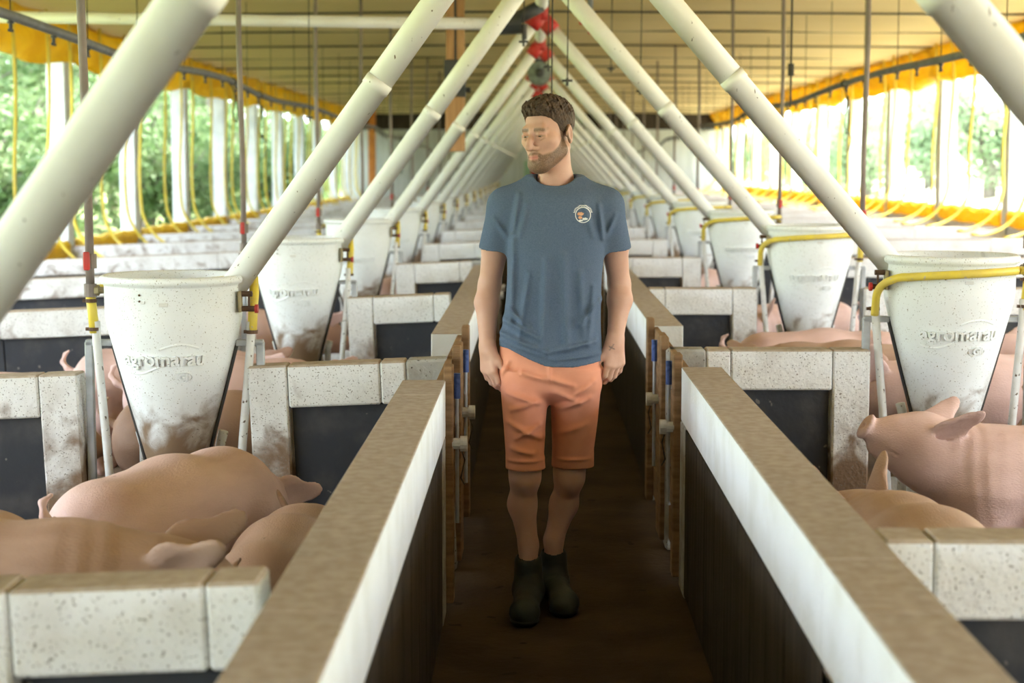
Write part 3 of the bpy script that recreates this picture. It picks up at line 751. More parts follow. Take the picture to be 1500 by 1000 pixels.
# --- arms and hands
def hand(s, w, d, n, t, curl, tc):
    d, n, t = [np.array(q, float) / np.linalg.norm(q) for q in (d, n, t)]
    n = n - d * (n @ d); n /= np.linalg.norm(n); t = t - d * (t @ d) - n * (t @ n); t /= np.linalg.norm(t)
    spec = [(.031, .088, .0105, (.042, .026, .021)), (.011, .093, .0108, (.046, .030, .022)), (-.010, .089, .0102, (.042, .028, .021)), (-.029, .080, .0090, (.033, .021, .019))]
    for off, L, r, seg in spec:
        k = w + d * L + t * off + n * .004
        s.add(rcone(w + t * off * .55, k, .0165, .0125), .016)
        p = k; a = curl * .55
        for i, sl in enumerate(seg):
            q = p + (d * math.cos(a) - n * math.sin(a)) * sl; s.add(rcone(p, q, r * (1 - .07 * i), r * (.93 - .07 * i)), .004); p = q; a += curl * (.95 if i == 0 else .6)
    b = w + d * .022 + t * .020; m = w + d * .060 + t * (.046) - n * .010
    s.add(rcone(b, m, .0175, .0135), .014); e = m + (d * .9 + t * tc - n * .25) * .034; s.add(rcone(m, e, .0125, .0108), .006)
    e2 = e + (d * .95 + t * (tc - .45) - n * .25) * .026; s.add(rcone(e, e2, .0108, .0085), .004)
def arm(sh, el, wr, hand_args):
    P = np.array([sh, el, wr]); s = SDF(P.min(0) - .11, P.max(0) + np.array([.11, .11, .06]), .0028) if False else SDF(np.minimum.reduce([*P, P[2] + [-.06, -.10, -.20]]) - .07, P.max(0) + .07, .0028)
    s.add(rcone(sh, sh + (el - sh) * .5, .052, .047), 0); s.add(rcone(sh + (el - sh) * .5, el, .047, .037), .02)
    fm = el + (wr - el) * .28; out = np.array([-.006 if el[0] < 0 else .006, 0, 0])
    s.add(rcone(el, fm + out, .038, .0425), .02); s.add(rcone(fm + out, wr, .042, .0265), .02)
    s.add(rcone(wr + (wr - el) / np.linalg.norm(wr - el) * -.03, wr + (wr - el) / np.linalg.norm(wr - el) * .02, .0255, .0235), .012)
    hand(s, wr, *hand_args); return s.mesh()
shR, elR, wrR = W(735, 300, 5.97), W(717, 418, 6.02), W(714, 507, 5.95)
shL, elL, wrL = W(893, 300, 5.97), W(907, 416, 6.03), W(901, 497, 5.95)
ra = arm(shR, elR, wrR, ((.10, -.12, -1), (-.75, -.62, 0), (.62, -.75, 0), .62, .35))
la = arm(shL, elL, wrL, ((-.03, -.10, -1), (.50, -.86, 0), (-.86, -.50, 0), .72, .55))
# --- legs
def legs():
    out = []
    for kn, cf, an, ft in ((W(769, 690, 5.90), W(765, 738, 5.94), W(774, 822, 5.93), 0), (W(834, 690, 6.02), W(826, 738, 6.08), W(811, 814, 6.06), 1)):
        hip = np.array([kn[0] + (.005 if ft == 0 else .0), 5.985, kn[2] + .20])
        P = np.array([hip, kn, cf, an]); s = SDF(P.min(0) - .11, P.max(0) + .09, .0035)
        s.add(rcone(hip, kn + [0, .01, .03], .060, .054), 0); s.add(rcone(kn + [0, -.004, .0], kn + [0, -.004, -.02], .049, .048), .03)
        s.add(rcone(kn + [0, .012, -.03], cf, .047, .047), .04); s.add(rcone(cf, an + [0, .004, .06], .047, .034), .03); s.add(rcone(an + [0, 0, .06], an + [0, 0, -.05], .033, .036), .02)
        out.append(s.mesh())
    return out
lg = legs()
tc_ = SDF((-.22, 5.78, .70), (.40, 6.18, 1.45), .009)
tc_.add(ellip(W(812, 340, YB), (.155, .10, .20)), 0); tc_.add(ellip(W(808, 450, YB), (.14, .095, .18)), .05); tc_.add(ellip(W(806, 540, YB + .02), (.15, .105, .12)), .05)
tc_.add(rcone(shR, shL, .05, .05), .05); tc_.add(rcone(NB, W(812, 320, YB), .058, .09), .04)
bv, bf = join([(hv, hf), ra, la, *lg, tc_.mesh()])
mask = np.zeros((len(bv), 3)); mask[:len(hv)] = hm_
def seg2(px0, py0, px1, py1):                      # faint inked cross on the back of his left hand
    a, b = W(px0, py0, 5.92)[[0, 2]], W(px1, py1, 5.92)[[0, 2]]; q = bv[:, [0, 2]]; d = b - a; t = np.clip(((q - a) @ d) / (d @ d), 0, 1); return np.linalg.norm(q - a - t[:, None] * d, axis=1)
ink = np.minimum(seg2(892, 507, 900, 511), seg2(899, 504, 893, 512)); mask[:, 2] = np.where((bv[:, 1] < wrL[1]) & (ink < .0022), .6, 0)
body = mlink('body', bv, bf, 'skin', mask=mask)
# --- hair, eyes
s = SDF(HC - .17, HC + np.array([.17, .17, .19]), .0024); X, Y_, Z = s.grid()
s.add(hell((0, .021, .046), (.0785, .099, .088)), 0); s.add(hell((0, -.020, .088), (.060, .070, .043)), .025); s.add(hcone((-.03, -.058, .100), (.028, -.060, .104), .016, .015), .02)
lx, ly, lz = [RH[0, i] * (X - HC[0]) + RH[1, i] * (Y_ - HC[1]) + RH[2, i] * (Z - HC[2]) for i in range(3)]
hl = np.interp(ly.ravel(), [-.12, -.085, -.066, -.050, -.030, -.016, .002, .012, .036, .055, .12], [.070, .074, .072, .060, .036, -.004, -.004, .030, .030, -.040, -.055]).reshape(ly.shape)
tuft = .0045 * np.sin(lx * 330 + 2.5 * np.sin(ly * 130)) * np.sin(ly * 170 + lz * 90) + .0022 * np.sin(lx * 610 + ly * 240) * np.sin(lz * 420 + lx * 90)
s.D = np.maximum(s.D + (tuft * np.clip((lz - .03) / .06, .12, 1.)), (hl - lz) + .0015 * np.sin(lx * 500)).astype(np.float32)
hv2, hf2 = s.mesh(); mlink('hair', hv2, hf2, 'hair', body)
for q in (-1, 1):
    c = hw((q * .031, -.0795, .0045)); e = MB().lathe([(.0122 * math.sin(a), -.0122 * math.cos(a)) for a in np.linspace(0.001, math.pi - .001, 13)], 16)
    o = e.build('eye', 'eye_white', body, True, loc=tuple(c - np.array(man.location)))
    gaze = RH @ np.array([-.12 * 1, -1, -.18]); gaze /= np.linalg.norm(gaze)
    ir = MB().lathe([(.0058 * math.sin(a), .0125 * math.cos(a) if False else .0112 + .0022 * math.cos(a)) for a in np.linspace(0.001, math.pi / 2, 6)], 14).build('iris', 'iris', o, True)
    ir.rotation_euler = Vector(gaze).to_track_quat('Z', 'Y').to_euler()
# --- t-shirt
def prof_field(rows, Yc):
    """elliptical column whose outline follows photo rows (py, px left, px right, half depth, depth shift)"""
    zs = np.array([W(800, r[0], YB)[2] for r in rows])[::-1]; cx = np.array([(W(r[1], r[0], YB)[0] + W(r[2], r[0], YB)[0]) / 2 for r in rows])[::-1]
    ax_ = np.array([(W(r[2], r[0], YB)[0] - W(r[1], r[0], YB)[0]) / 2 for r in rows])[::-1]; by = np.array([r[3] for r in rows])[::-1]; sh = np.array([r[4] for r in rows])[::-1]
    zf = np.linspace(zs[0], zs[-1], 80)
    def smooth(v):
        q = np.interp(zf, zs, v); k = np.ones(7) / 7; return np.convolve(np.pad(q, 3, 'edge'), k, 'valid')
    cx, ax_, by, sh = map(smooth, (cx, ax_, by, sh))
    def fn(X, Y, Z):
        zz = Z.ravel(); a, b, c, d = [np.interp(zz, zf, q).reshape(Z.shape) for q in (ax_, by, cx, sh)]
        u = (np.abs((X - c) / a) ** 2.3 + np.abs((Y - Yc - d) / b) ** 2.3) ** (1 / 2.3)
        return np.maximum((u - 1) * np.minimum(a, b), np.maximum(Z - zs[-1], zs[0] - Z))
    return fn, np.array([-.3, Yc - .2, zs[0]]), np.array([.45, Yc + .2, zs[-1]])
def ridges(s, lines, front=True):
    """folds: (px0,py0,px1,py1,width m,height m) raised on the camera-facing side"""
    X, Y, Z = s.grid(); D = np.zeros(np.broadcast_shapes(X.shape, Z.shape), np.float32)
    for a0, b0, a1, b1, w, h in lines:
        p, q = W(a0, b0, YB - .1)[[0, 2]], W(a1, b1, YB - .1)[[0, 2]]; d = q - p
        t = np.clip(((X - p[0]) * d[0] + (Z - p[1]) * d[1]) / (d @ d), 0, 1); r2 = (X - p[0] - t * d[0]) ** 2 + (Z - p[1] - t * d[1]) ** 2
        D += 2.6 * h * np.exp(-r2 / (w * w)) * (.35 + .65 * np.sin(np.pi * np.clip(t, .08, .92)))
    s.D -= D * np.clip((YB + .03 - Y) / .05, 0, 1).astype(np.float32)
s = SDF((-.26, 5.74, .80), (.42, 6.16, 1.56), .0042)
s.add(prof_field([(262, 785, 843, .05, .01), (272, 765, 862, .075, .005), (284, 748, 880, .098, 0), (300, 741, 889, .113, 0), (330, 742, 888, .122, -.003), (370, 743, 885, .122, -.004), (410, 744, 881, .118, -.002), (450, 740, 880, .116, 0),
                  (480, 735, 880, .120, 0), (508, 730, 882, .124, 0), (545, 730, 883, .124, 0)], YB), 0)
for a, sh, el in ((1, shR, elR), (-1, shL, elL)):
    d = (el - sh) / np.linalg.norm(el - sh); end = sh + d * .155; inn = W(800 - a * 10, 284, YB)
    f1, lo, hi = rcone(sh + np.array([a * .012, 0, -.006]), end + d * .1, .060, .064)
    def slv(X, Y, Z, f1=f1, end=end, d=d): return np.maximum(f1(X, Y, Z), (X - end[0]) * d[0] + (Y - end[1]) * d[1] + (Z - end[2]) * d[2] + .12 * (X - end[0]) * (1 if d[0] < 0 else -1))
    s.add((slv, lo, hi), .03); s.add(rcone(W(812 - a * 30, 274, 5.985), sh + np.array([a * .018, 0, .0]), .045, .055), .04)
# hem, slack and folds
X, Y, Z = s.grid()
ridges(s, [(752, 350, 748, 470, .012, .006), (775, 400, 760, 500, .010, .005), (800, 380, 795, 505, .012, .007), (826, 375, 830, 510, .013, .006), (850, 400, 856, 500, .012, .005), (870, 420, 862, 505, .010, .005),
           (740, 470, 790, 495, .010, .008), (735, 490, 800, 515, .010, .008), (745, 452, 775, 480, .008, .007), (800, 515, 872, 500, .010, .006), (880, 440, 850, 475, .009, .006), (772, 300, 762, 345, .012, .004),
           (856, 300, 868, 345, .010, .005), (878, 300, 884, 350, .008, .006), (760, 285, 752, 340, .009, .005), (722, 320, 740, 345, .008, .004), (903, 315, 890, 345, .008, .004), (733, 500, 812, 526, .007, .004), (812, 526, 880, 519, .007, .004)])
hz = np.interp(X.ravel(), [W(p, 0, YB)[0] for p in (728, 745, 775, 800, 840, 884)], [W(800, p, YB)[2] for p in (505, 507, 521, 531, 533, 526)]).reshape(X.shape)
torso_only = (X > W(722, 0, YB)[0]) & (X < W(890, 0, YB)[0])
s.D = np.where(torso_only, np.maximum(s.D, hz - Z), s.D).astype(np.float32)
i0 = prof_field([(440, 748, 872, .106, 0), (480, 741, 874, .112, 0), (508, 736, 876, .117, 0), (560, 736, 877, .117, 0)], YB); s.cut(i0, .004)
for sh, el in ((shR, elR), (shL, elL)):
    d = (el - sh) / np.linalg.norm(el - sh); s.cut(rcone(sh + d * .10, sh + d * .3, .048, .060), .004)
s.cut(rcone(W(814, 263, 5.965), W(811, 236, 5.93), .068, .085), .004)
sv, sf = s.mesh(); shirt = mlink('t_shirt', sv, sf, 'shirt', man)
# collar ring
cpt = []
for i in range(33):
    q = 2 * math.pi * i / 32; cpt.append(W(812, 263, 5.968) + np.array([.079 * math.cos(q), .070 * math.sin(q), -.006 + .022 * math.sin(q) - .002 * math.cos(q)]))
MB().tube([tuple(p - np.array(man.location)) for p in cpt], .0075, 8, False).build('collar', 'shirt', shirt, True)
# chest print: white ring, arched lettering-like strokes, small emblem, laid on the cloth
bvh = BVHTree.FromPolygons([tuple(p) for p in sv], [tuple(q) for q in sf])
def on_shirt(px, py):
    o = W(px, py, 5.5); h = bvh.ray_cast(Vector(o), Vector((0, 1, 0)))
    return np.array(h[0]) + np.array([0, -.0016, 0]) - np.array(man.location) if h[0] is not None else W(px, py, 5.84) - np.array(man.location)
CX, CY, RR = 858.6, 319.2, 11.2
def stroke_mesh(polys, name, m, parent):
    mb_ = MB()
    for poly in polys: mb_.add([on_shirt(*p) for p in poly], [tuple(range(len(poly)))])
    return mb_.build(name, m, parent)
ringq = []
for i in range(36):
    a, b = 2 * math.pi * i / 36, 2 * math.pi * (i + 1) / 36
    ringq.append([(CX + r * math.cos(q), CY + r * math.sin(q)) for r, q in ((RR, a), (RR + 1.2, a), (RR + 1.2, b), (RR, b))])
pr = stroke_mesh(ringq, 'print_ring', 'print_white', shirt)
let = []
for i in range(9):
    a = math.radians(-160 + 17.2 * i + 1); w_ = math.radians(6.5)
    def pt(r, q): return (CX + r * math.cos(q), CY + r * math.sin(q))
    let.append([pt(12.9, a - w_), pt(15.9, a - w_), pt(15.9, a - w_ + .055), pt(12.9, a - w_ + .055)])
    let.append([pt(12.9, a + w_ - .055), pt(15.9, a + w_ - .055), pt(15.9, a + w_), pt(12.9, a + w_)])
    rr = 15.2 if i % 2 else 13.9; let.append([pt(rr, a - w_), pt(rr + .8, a - w_), pt(rr + .8, a + w_), pt(rr, a + w_)])
stroke_mesh(let, 'print_lettering', 'print_white', shirt)
def rag(cx, cy, rx, ry, sd_, n=14):
    r_ = random.Random(sd_); return [(cx + rx * math.cos(2 * math.pi * i / n) * r_.uniform(.7, 1.1), cy + ry * math.sin(2 * math.pi * i / n) * r_.uniform(.7, 1.1)) for i in range(n)]
stroke_mesh([rag(855, 317.5, 5.6, 3.2, 3), rag(854, 323, 3.6, 2.6, 5)], 'print_emblem', 'print_orange', shirt)
stroke_mesh([rag(861.5, 325.5, 5.6, 2.3, 8), rag(855, 328, 4.2, 1.5, 9)], 'print_emblem_base', 'print_white', shirt)
# --- shorts
s = SDF((-.20, 5.74, .44), (.32, 6.18, 1.02), .0042)
s.add(prof_field([(490, 734, 879, .112, .004), (520, 731, 881, .118, .004), (550, 732, 880, .122, .006), (568, 737, 878, .114, .008), (580, 750, 866, .085, .010), (590, 775, 840, .03, .012)], YB), 0)
def legfield(rows, y0, y1):
    zs = np.array([W(800, r[0], YB)[2] for r in rows])[::-1]; l = np.array([W(r[1], r[0], YB)[0] for r in rows])[::-1]; rr = np.array([W(r[2], r[0], YB)[0] for r in rows])[::-1]
    def fn(X, Y, Z):
        zz = Z.ravel(); a = np.interp(zz, zs, (rr - l) / 2).reshape(Z.shape); c = np.interp(zz, zs, (rr + l) / 2).reshape(Z.shape)
        yc = np.interp(zz, [zs[0], zs[-1]], [y1, y0]).reshape(Z.shape); b = np.interp(zz, [zs[0], zs[-1]], [.080, .118]).reshape(Z.shape)
        u = np.sqrt(((X - c) / a) ** 2 + ((Y - yc) / b) ** 2); return np.maximum((u - 1) * np.minimum(a, b), np.maximum(Z - zs[-1], zs[0] - Z))
    return fn, np.array([l.min(), 5.8, zs[0]]), np.array([rr.max(), 6.15, zs[-1]])
s.add(legfield([(540, 732, 806, 0), (575, 734, 803, 0), (620, 738, 799, 0), (660, 741, 797, 0), (681, 741, 799, 0)], 5.965, 5.895), .022)
s.add(legfield([(540, 803, 882, 0), (575, 806, 880, 0), (620, 808, 876, 0), (660, 809, 871, 0), (687, 808, 871, 0)], 5.975, 6.03), .022)
ridges(s, [(742, 575, 790, 590, .010, .006), (748, 600, 785, 588, .009, .006), (745, 618, 792, 640, .011, .007), (756, 640, 790, 622, .009, .006), (750, 655, 780, 662, .010, .005), (800, 556, 765, 545, .010, .006), (800, 552, 840, 565, .010, .006),
           (812, 575, 850, 590, .011, .006), (870, 560, 835, 585, .010, .005), (820, 600, 865, 585, .011, .006), (815, 640, 860, 625, .012, .004), (745, 530, 735, 548, .008, .004), (804, 528, 806, 560, .006, .004), (745, 673, 796, 673, .006, .003), (812, 679, 868, 679, .006, .003)])
for (l, r_, y, py) in ((745, 795, 5.895, 681), (813, 867, 6.03, 687)):
    c = W((l + r_) / 2, py, y); a_ = (W(r_, py, y)[0] - W(l, py, y)[0]) / 2; s.cut(ellip(c, (a_, .070, .10)), .004)
v_, f_ = s.mesh(); sh_o = mlink('shorts', v_, f_, 'shorts', man)
# --- boots
for an, tx, in ((W(774, 822, 5.93), -.012), (W(811, 814, 6.06), .035)):
    s = SDF((an[0] - .12, an[1] - .30, -.012), (an[0] + .14, an[1] + .13, an[2] + .06), .004)
    heel = np.array([an[0], an[1] + .045, .045]); toe = np.array([an[0] + tx, an[1] - .185, .045])
    s.add(rcone(an + [0, .005, -.005], [an[0], an[1] + .012, .085], .049, .052), 0); s.add(rcone([an[0], an[1] + .02, .07], heel, .05, .045), .03)
    s.add(rcone([an[0], an[1] - .02, .075], toe, .050, .044), .03); s.add(ellip(toe + [0, .005, .0], (.052, .062, .044)), .02)
    X, Y, Z = s.grid(); s.D = np.maximum(np.where(Z < .022, s.D - .005, s.D), np.maximum(-Z + .001, Z - an[2] - .022 - .012 * np.cos((Y - an[1]) * 60))).astype(np.float32)
    s.cut(rcone(an + [0, 0, -.03], an + [0, 0, .1], .037, .038), .003)
    v_, f_ = s.mesh(); bo = mlink('boot', v_, f_, 'boot', man)
    MB().box(-.012, .012, an[1] + .05 - man.location[1], an[1] + .056 - man.location[1], an[2] - .02, an[2] + .05, .002).build('pull_tab', 'boot', bo, loc=(an[0] - man.location[0], 0, 0))

# ------------------------------------------------------------------ pigs
def pig_mat(name, a, b, dirt):
    m = mat(name, a, b, .62, 4.5, .32, .72, .3, 200, .25, stretch=(.45, 1, 1), specks=dirt, speck_scale=40, speck_t=.76)
    return m
M['pig'] = pig_mat('pink_pig_hide', (.70, .485, .43), (.50, .325, .27), (.36, .21, .145))
M['pig_tan'] = pig_mat('tan_pig_hide', (.50, .335, .245), (.34, .205, .14), (.25, .145, .09))
M['pig_shade'] = pig_mat('shade_brown_pig_hide', (.40, .245, .165), (.28, .16, .10), (.17, .095, .055))  # darker brown copy of the hide; pen shade put into the colour
M['pig_eye'] = mat('pig_eye', (.02, .015, .012), None, .2, spec=.6)
def pig_mesh(hp=-.25, hyaw=0., lying=False, ear=.0):
    s = SDF((-.66, -.42, -.03), (1.02, .42, 1.0), .0065); A = s.add
    A(rcone((-.34, 0, .47), (-.02, 0, .475), .185, .195), 0); A(rcone((-.02, 0, .475), (.27, 0, .465), .195, .180), .05)
    A(ellip((-.02, 0, .42), (.34, .195, .185)), .06); A(ellip((-.40, 0, .46), (.14, .165, .175)), .06)
    for q in (-1, 1):
        A(rcone((-.33, q * .085, .42), (-.33, q * .12, .31), .145, .085), .05)
        A(rcone((-.33, q * .12, .31), (-.41, q * .125, .20), .075, .046), .03); A(rcone((-.41, q * .125, .20), (-.385, q * .125, .05), .042, .032), .02); A(rcone((-.385, q * .125, .05), (-.37, q * .125, .02), .034, .037), .01)
        A(rcone((.27, q * .09, .42), (.29, q * .12, .26), .125, .062), .05); A(rcone((.29, q * .12, .26), (.275, q * .12, .16), .05, .040), .02); A(rcone((.275, q * .12, .16), (.28, q * .12, .05), .037, .031), .02); A(rcone((.28, q * .12, .05), (.29, q * .12, .02), .033, .037), .01)
    nk = np.array([.36, 0, .50]); Rm = np.array(Matrix.Rotation(hyaw, 3, 'Z') @ Matrix.Rotation(-hp, 3, 'Y'))
    T = lambda p: nk + Rm @ (np.array(p, float) * np.array([.82, 1, 1]))
    A(rcone((.25, 0, .49), T((.12, 0, .0)), .165, .135), .06); A(rcone(T((.10, 0, .0)), T((.20, 0, .005)), .130, .112), .04)
    A(rcone(T((.20, 0, .0)), T((.29, 0, -.02)), .108, .082), .04); A(rcone(T((.29, 0, -.025)), T((.40, 0, -.045)), .070, .045), .035)
    A(rcone(T((.19, 0, -.06)), T((.34, 0, -.085)), .075, .034), .03); A(ellip(T((.432, 0, -.045)), (.017, .055, .050), Rm), .006); s.cut(rcone(T((.42, 0, -.088)), T((.30, 0, -.082)), .006, .003), .006)
    for q in (-1, 1): s.cut(rcone(T((.40, q * .05, -.083)), T((.27, q * .078, -.066)), .0045, .003), .005)
    for q in (-1, 1):
        s.cut(rcone(T((.448, q * .019, -.045)), T((.47, q * .017, -.045)), .010, .010), .004)
        A(rcone(T((.24, q * .05, .055)), T((.255, q * .052, .052)), .026, .024), .02)
        er = Rm @ np.array(Matrix.Rotation(-q * (.45 + .25 * abs(ear)), 3, 'X') @ Matrix.Rotation(ear, 3, 'Y') @ Matrix.Rotation(q * .35, 3, 'Z'))
        ec = T((.155, q * .105, .10)); tip = er @ np.array([.012, 0, .075])
        A(ellip(ec, (.062, .014, .072), er), .014); A(ellip(ec + tip, (.036, .012, .078), er), .02)
        s.cut(ellip(ec + er @ np.array([.010, q * .0165, .03]), (.036, .010, .085), er), .006)
    tail = [(-.53, 0, .53), (-.575, .01, .55), (-.605, .03, .585), (-.595, .045, .625), (-.57, .03, .645)]
    for i in range(4): A(rcone(tail[i], tail[i + 1], .019 - .003 * i, .016 - .003 * i), .012)
    X, Y, Z = s.grid()
    w = np.exp(-((X - .33) / .07) ** 2); s.D += (.0014 * np.sin(X * 110 + 2.5 * np.sin(Z * 9) + 1.5 * np.sin(Y * 14)) * w).astype(np.float32)
    s.cut(rcone((-.535, 0, .47), (-.545, 0, .30), .008, .006), .02)
    if lying: s.D = np.maximum(s.D, .18 - Z).astype(np.float32)
    v, f = s.mesh()
    if lying: v = v - np.array([0, 0, .18])
    eyes = [T((.268, q * .078, .052)) - (np.array([0, 0, .18]) if lying else 0) for q in (-1, 1)]
    return v, f, eyes
PV = {k: pig_mesh(*a) for k, a in dict(level=(-.15, 0., False, .75), up=(.58, .0, False, -.35), down=(-.85, .1, False, .6), turn=(-.05, .6, False, .05), turnr=(.1, -.55, False, .1)).items()}
eye_me = MB().lathe([(.011 * math.sin(a), -.011 * math.cos(a)) for a in np.linspace(.001, math.pi - .001, 9)], 12).mesh('eye', 'pig_eye', True)
PM = {}
def pig(kind, m, x, y, heading, sc, label, z=None):
    k = (kind, m)
    if k not in PM: PM[k] = raw_mesh('pig_body', PV[kind][0], PV[kind][1], m)
    r = empty('pig', (x, y, zfloor(x) - .005 if z is None else z), math.radians(heading), label, 'pig', 'pigs in the pens'); r.scale = (sc,) * 3
    link('pig_body', PM[k], r)
    for e in PV[kind][2]: link('eye', eye_me, r, tuple(e))
RH_, LH_ = "on the man's right-hand side", "on the man's left-hand side"
pig('down', 'pig', -1.16, 5.44, 66, 1.0, 'large pink pig with curled tail, head lowered towards the partition')
pig('level', 'pig_tan', -1.44, 4.15, 2, 1.12, 'long dirty-backed pig with large mottled ear behind the nearest partition')
pig('level', 'pig_tan', -1.92, 4.68, 178, 1.04, 'pig turned away with its short tail beside the big pink pig')
pig('level', 'pig_shade', -0.74, 5.0, 86, 0.82, 'low brown pig back close beside the aisle wall')
pig('turn', 'pig_shade', -2.55, 7.3, -4, 0.98, 'brown pig looking out beside the first feeder stand, ear raised')
pig('level', 'pig_shade', -1.25, 7.14, 0, 0.98, 'brown pig in shade behind the first feeder, one ear above the short partition')
pig('level', 'pig', -1.5, 8.45, 8, 1.0, 'pink pig back behind the first feeder near the second')
pig('level', 'pig', -2.85, 8.35, 186, 1.0, 'pink pig with upturned tail tip seen past the long partition')
pig('level', 'pig', -1.95, 9.15, 2, 1.0, 'pink pig beyond the brown pigs near the first feeder')
pig('down', 'pig', -0.87, 10.95, 95, 1.0, 'pink pig standing beside the second feeder stand')
pig('level', 'pig', -1.9, 11.5, 30, 1.0, 'pink pig behind the second feeder on the leafy side')
pig('level', 'pig', -1.1, 14.7, 60, 1.0, 'pink pig behind the third feeder on the leafy side')
pig('up', 'pig', 1.86, 6.02, 180, 1.0, 'pink pig in profile with raised snout in front of the feeder')
pig('turn', 'pig_tan', 1.05, 4.5, 95, 1.0, 'pale tan pig facing away with big pink ear, below the raised-snout pig')
pig('turnr', 'pig', 2.05, 7.95, 200, 1.05, 'pink pig face with red-lit ear between feeder stand and partition')
pig('level', 'pig_shade', 2.75, 7.36, 176, 0.95, 'brown pig with pointed ear behind the raised-snout pig')
pig('up', 'pig', 2.95, 8.95, 190, 1.0, 'pale pink pig at the far side behind the first sunlit feeder')
pig('level', 'pig_tan', 1.62, 8.85, 170, 1.0, 'tan pig back showing above the short partition on sunlit side')
pig('level', 'pig', 1.65, 9.5, 5, 1.0, 'pink pig back beside the tan one above the sunlit partition')
pig('turn', 'pig', 1.75, 11.5, 215, 1.0, 'pink pig face beside the second feeder stand on the sunlit side')
pig('level', 'pig', 3.15, 12.2, 160, 1.0, 'pink pig behind the second feeder on the sunlit side')
pig('turn', 'pig', 1.5, 15.1, 235, 1.0, 'pink pig by the third feeder stand on the sunlit side')
# ------------------------------------------------------------------ outside: ground, hillsides, trees
def hill(name, sd, base, rise, m):
    v = []; f = []; n1, n2 = 40, 40
    for i in range(n1 + 1):
        t = i / n1; x = sd * (6.0 + 60 * t ** 1.5)
        for j in range(n2 + 1):
            y = -40 + 230 * j / n2; v.append((x, y, base + rise * max(0, t - .12) ** 1.1 * (1 + .18 * math.sin(y * .07 + 3 * t)) + .3 * math.sin(x * .5 + y * .21) * t))
    for i in range(n1):
        for j in range(n2): a = i * (n2 + 1) + j; q = (a, a + n2 + 1, a + n2 + 2, a + 1); f.append(q if sd > 0 else q[::-1])
    return tag(MB().add(v, f).build(name, m, smooth=True), kind='structure')
hill('ground_forest', -1, -.32, 9, 'grass'); hill('ground_sunny', 1, -.12, 13, 'ground_lit')
tag(MB().box(-6, 6, -60, Y0 - .01, -.3, -.05).build('ground_yard', 'ground_lit'), kind='structure')
tag(MB().box(-60, 60, Y1 + .2, 190, -.5, -.35).build('ground_far', 'grass'), kind='structure')
def tree_proto(seed, leaf, H=9., crown=2.6, nleaf=5200, lowc=.25):
    r_ = np.random.default_rng(seed); R_ = random.Random(seed); root = empty('proto')
    mb_ = MB(); tr = [(0, 0, -.5)]; x = y = 0
    for k in range(1, 8): x += R_.uniform(-.12, .12); y += R_.uniform(-.12, .12); tr.append((x, y, H * .8 * k / 7))
    mb_.tube(tr, list(np.linspace(.20, .05, 8)), 8); tips = []
    for k in range(16):
        b = Vector(tr[2 + k % 5]); a = R_.uniform(0, 6.28); L = crown * R_.uniform(.6, 1.); e = b + Vector((math.cos(a) * L, math.sin(a) * L, R_.uniform(.3, 1.6)))
        mb_.tube([b, b.lerp(e, .5) + Vector((0, 0, .15)), e], [.06, .035, .012], 6); tips += [e, b.lerp(e, .6)]
    mb_.build('trunk', 'bark', root, True)
    c = []
    for t_ in tips + [Vector((0, 0, H * q)) for q in (.7, .8, .9)]: c.append((np.array(t_), .55 + .3 * R_.random()))
    for k in range(10): c.append((np.array([R_.uniform(-1, 1) * crown * .7, R_.uniform(-1, 1) * crown * .7, H * R_.uniform(lowc, .9)]), .75))
    per = nleaf // len(c); V = []; 
    for ce, rad in c:
        d = r_.normal(size=(per, 3)); d /= np.linalg.norm(d, axis=1)[:, None]; p_ = ce + d * (rad * r_.random((per, 1)) ** .4) * [1, 1, .75]
        u = r_.normal(size=(per, 3)); u /= np.linalg.norm(u, axis=1)[:, None]; w = np.cross(u, d + .3 * r_.normal(size=(per, 3))); w /= np.maximum(np.linalg.norm(w, axis=1)[:, None], 1e-4)
        L = r_.uniform(.07, .13, (per, 1)); V.append(np.stack([p_ - u * L, p_ + w * L * .5, p_ + u * L, p_ - w * L * .5], 1))
    V = np.concatenate(V).reshape(-1, 3); F = np.arange(len(V)).reshape(-1, 4)
    fo = link('foliage', raw_mesh('foliage', V, F, leaf, False), root); fo['kind'] = 'stuff'
    return root
TP = [tree_proto(1, 'leaf', 10., 2.6, 4200, .5), tree_proto(2, 'leaf', 8, 2.3, 5000, .12), tree_proto(3, 'leaf2', 7, 2.4, 5000, .1), tree_proto(4, 'leaf2', 9, 2.8)]
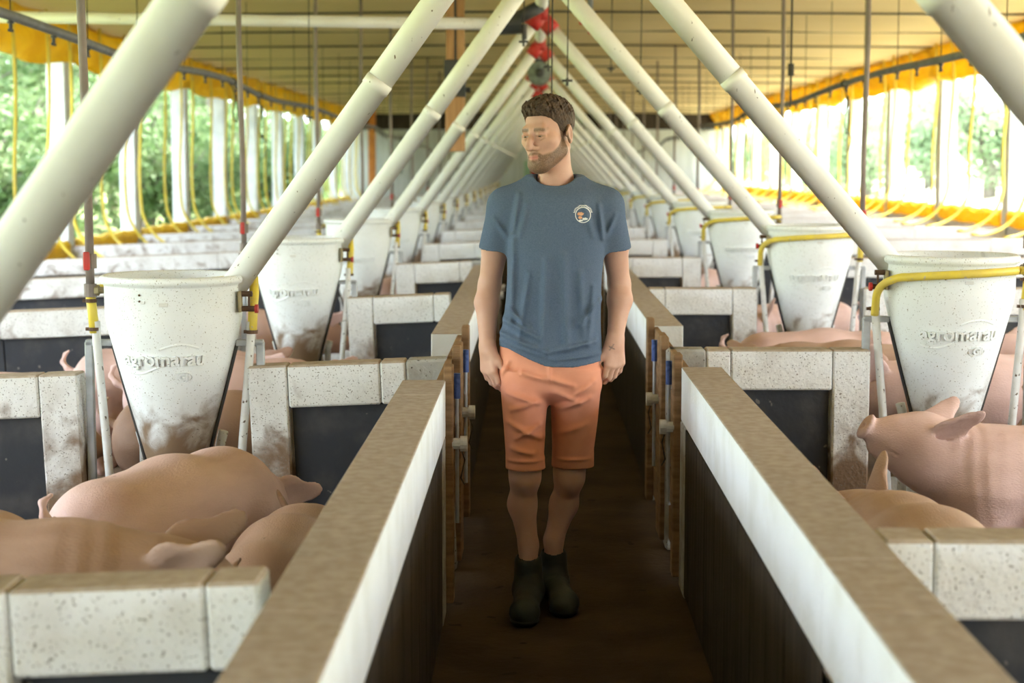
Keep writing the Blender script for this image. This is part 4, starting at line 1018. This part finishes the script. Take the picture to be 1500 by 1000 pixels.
BP = [tree_proto(11, 'leaf', 2.4, 1.2, 3000, .1), tree_proto(12, 'leaf2', 2.2, 1.2, 3000, .1)]
R_ = random.Random(5)
def zh(sd, x, y):
    t = max(0., (abs(x) - 6) / 60) ** (1 / 1.5); b, ri = (-.32, 9) if sd < 0 else (-.12, 13)
    return b + ri * max(0, t - .12) ** 1.1 * (1 + .18 * math.sin(y * .07 + 3 * t)) + .3 * math.sin(x * .5 + y * .21) * t
for i in range(46):
    y = 16 + 100 * (i / 46) + R_.uniform(-1, 1); x = -(10.5 + R_.random() * 9 + max(0, y - 40) * .08); r = empty('tree', (x, y, zh(-1, x, y)), R_.uniform(0, 6.28)); children_copy(TP[i % 2], r); r.scale = (R_.uniform(.85, 1.2),) * 3
    tag(r, ['green leafy forest tree with dense crown beyond the windows', 'green forest tree leafy to the ground beyond the windows'][i % 2], 'tree', 'forest trees outside')
for i in range(40):
    y = 15 + 95 * (i / 40) + R_.uniform(-1, 1); x = -(7.9 + R_.random() * 5); r = empty('shrub', (x, y, zh(-1, x, y)), R_.uniform(0, 6.28)); children_copy(BP[0], r); r.scale = (R_.uniform(.8, 1.2),) * 3
    tag(r, 'green leafy shrub under the forest trees outside the windows', 'shrub', 'forest shrubs outside')
for i in range(44):
    y = 18 + 100 * (i / 44) + R_.uniform(-1, 1); x = 17 + R_.random() * 17 + max(0, y - 40) * .1; r = empty('tree', (x, y, zh(1, x, y)), R_.uniform(0, 6.28)); children_copy(TP[2 + i % 2], r); r.scale = (R_.uniform(.8, 1.15),) * 3
    tag(r, ['pale green tree leafy to the ground on the sunlit hillside', 'tall pale green tree with dense crown on the sunlit hillside'][i % 2], 'tree', 'hillside trees outside')
for i in range(24):
    y = 16 + 90 * (i / 24) + R_.uniform(-1, 1); x = 9.5 + R_.random() * 8; r = empty('shrub', (x, y, zh(1, x, y)), R_.uniform(0, 6.28)); children_copy(BP[1], r)
    tag(r, 'pale green shrub on the sunlit slope outside the windows', 'shrub', 'hillside shrubs outside')
for p in TP + BP: drop_tree(p)
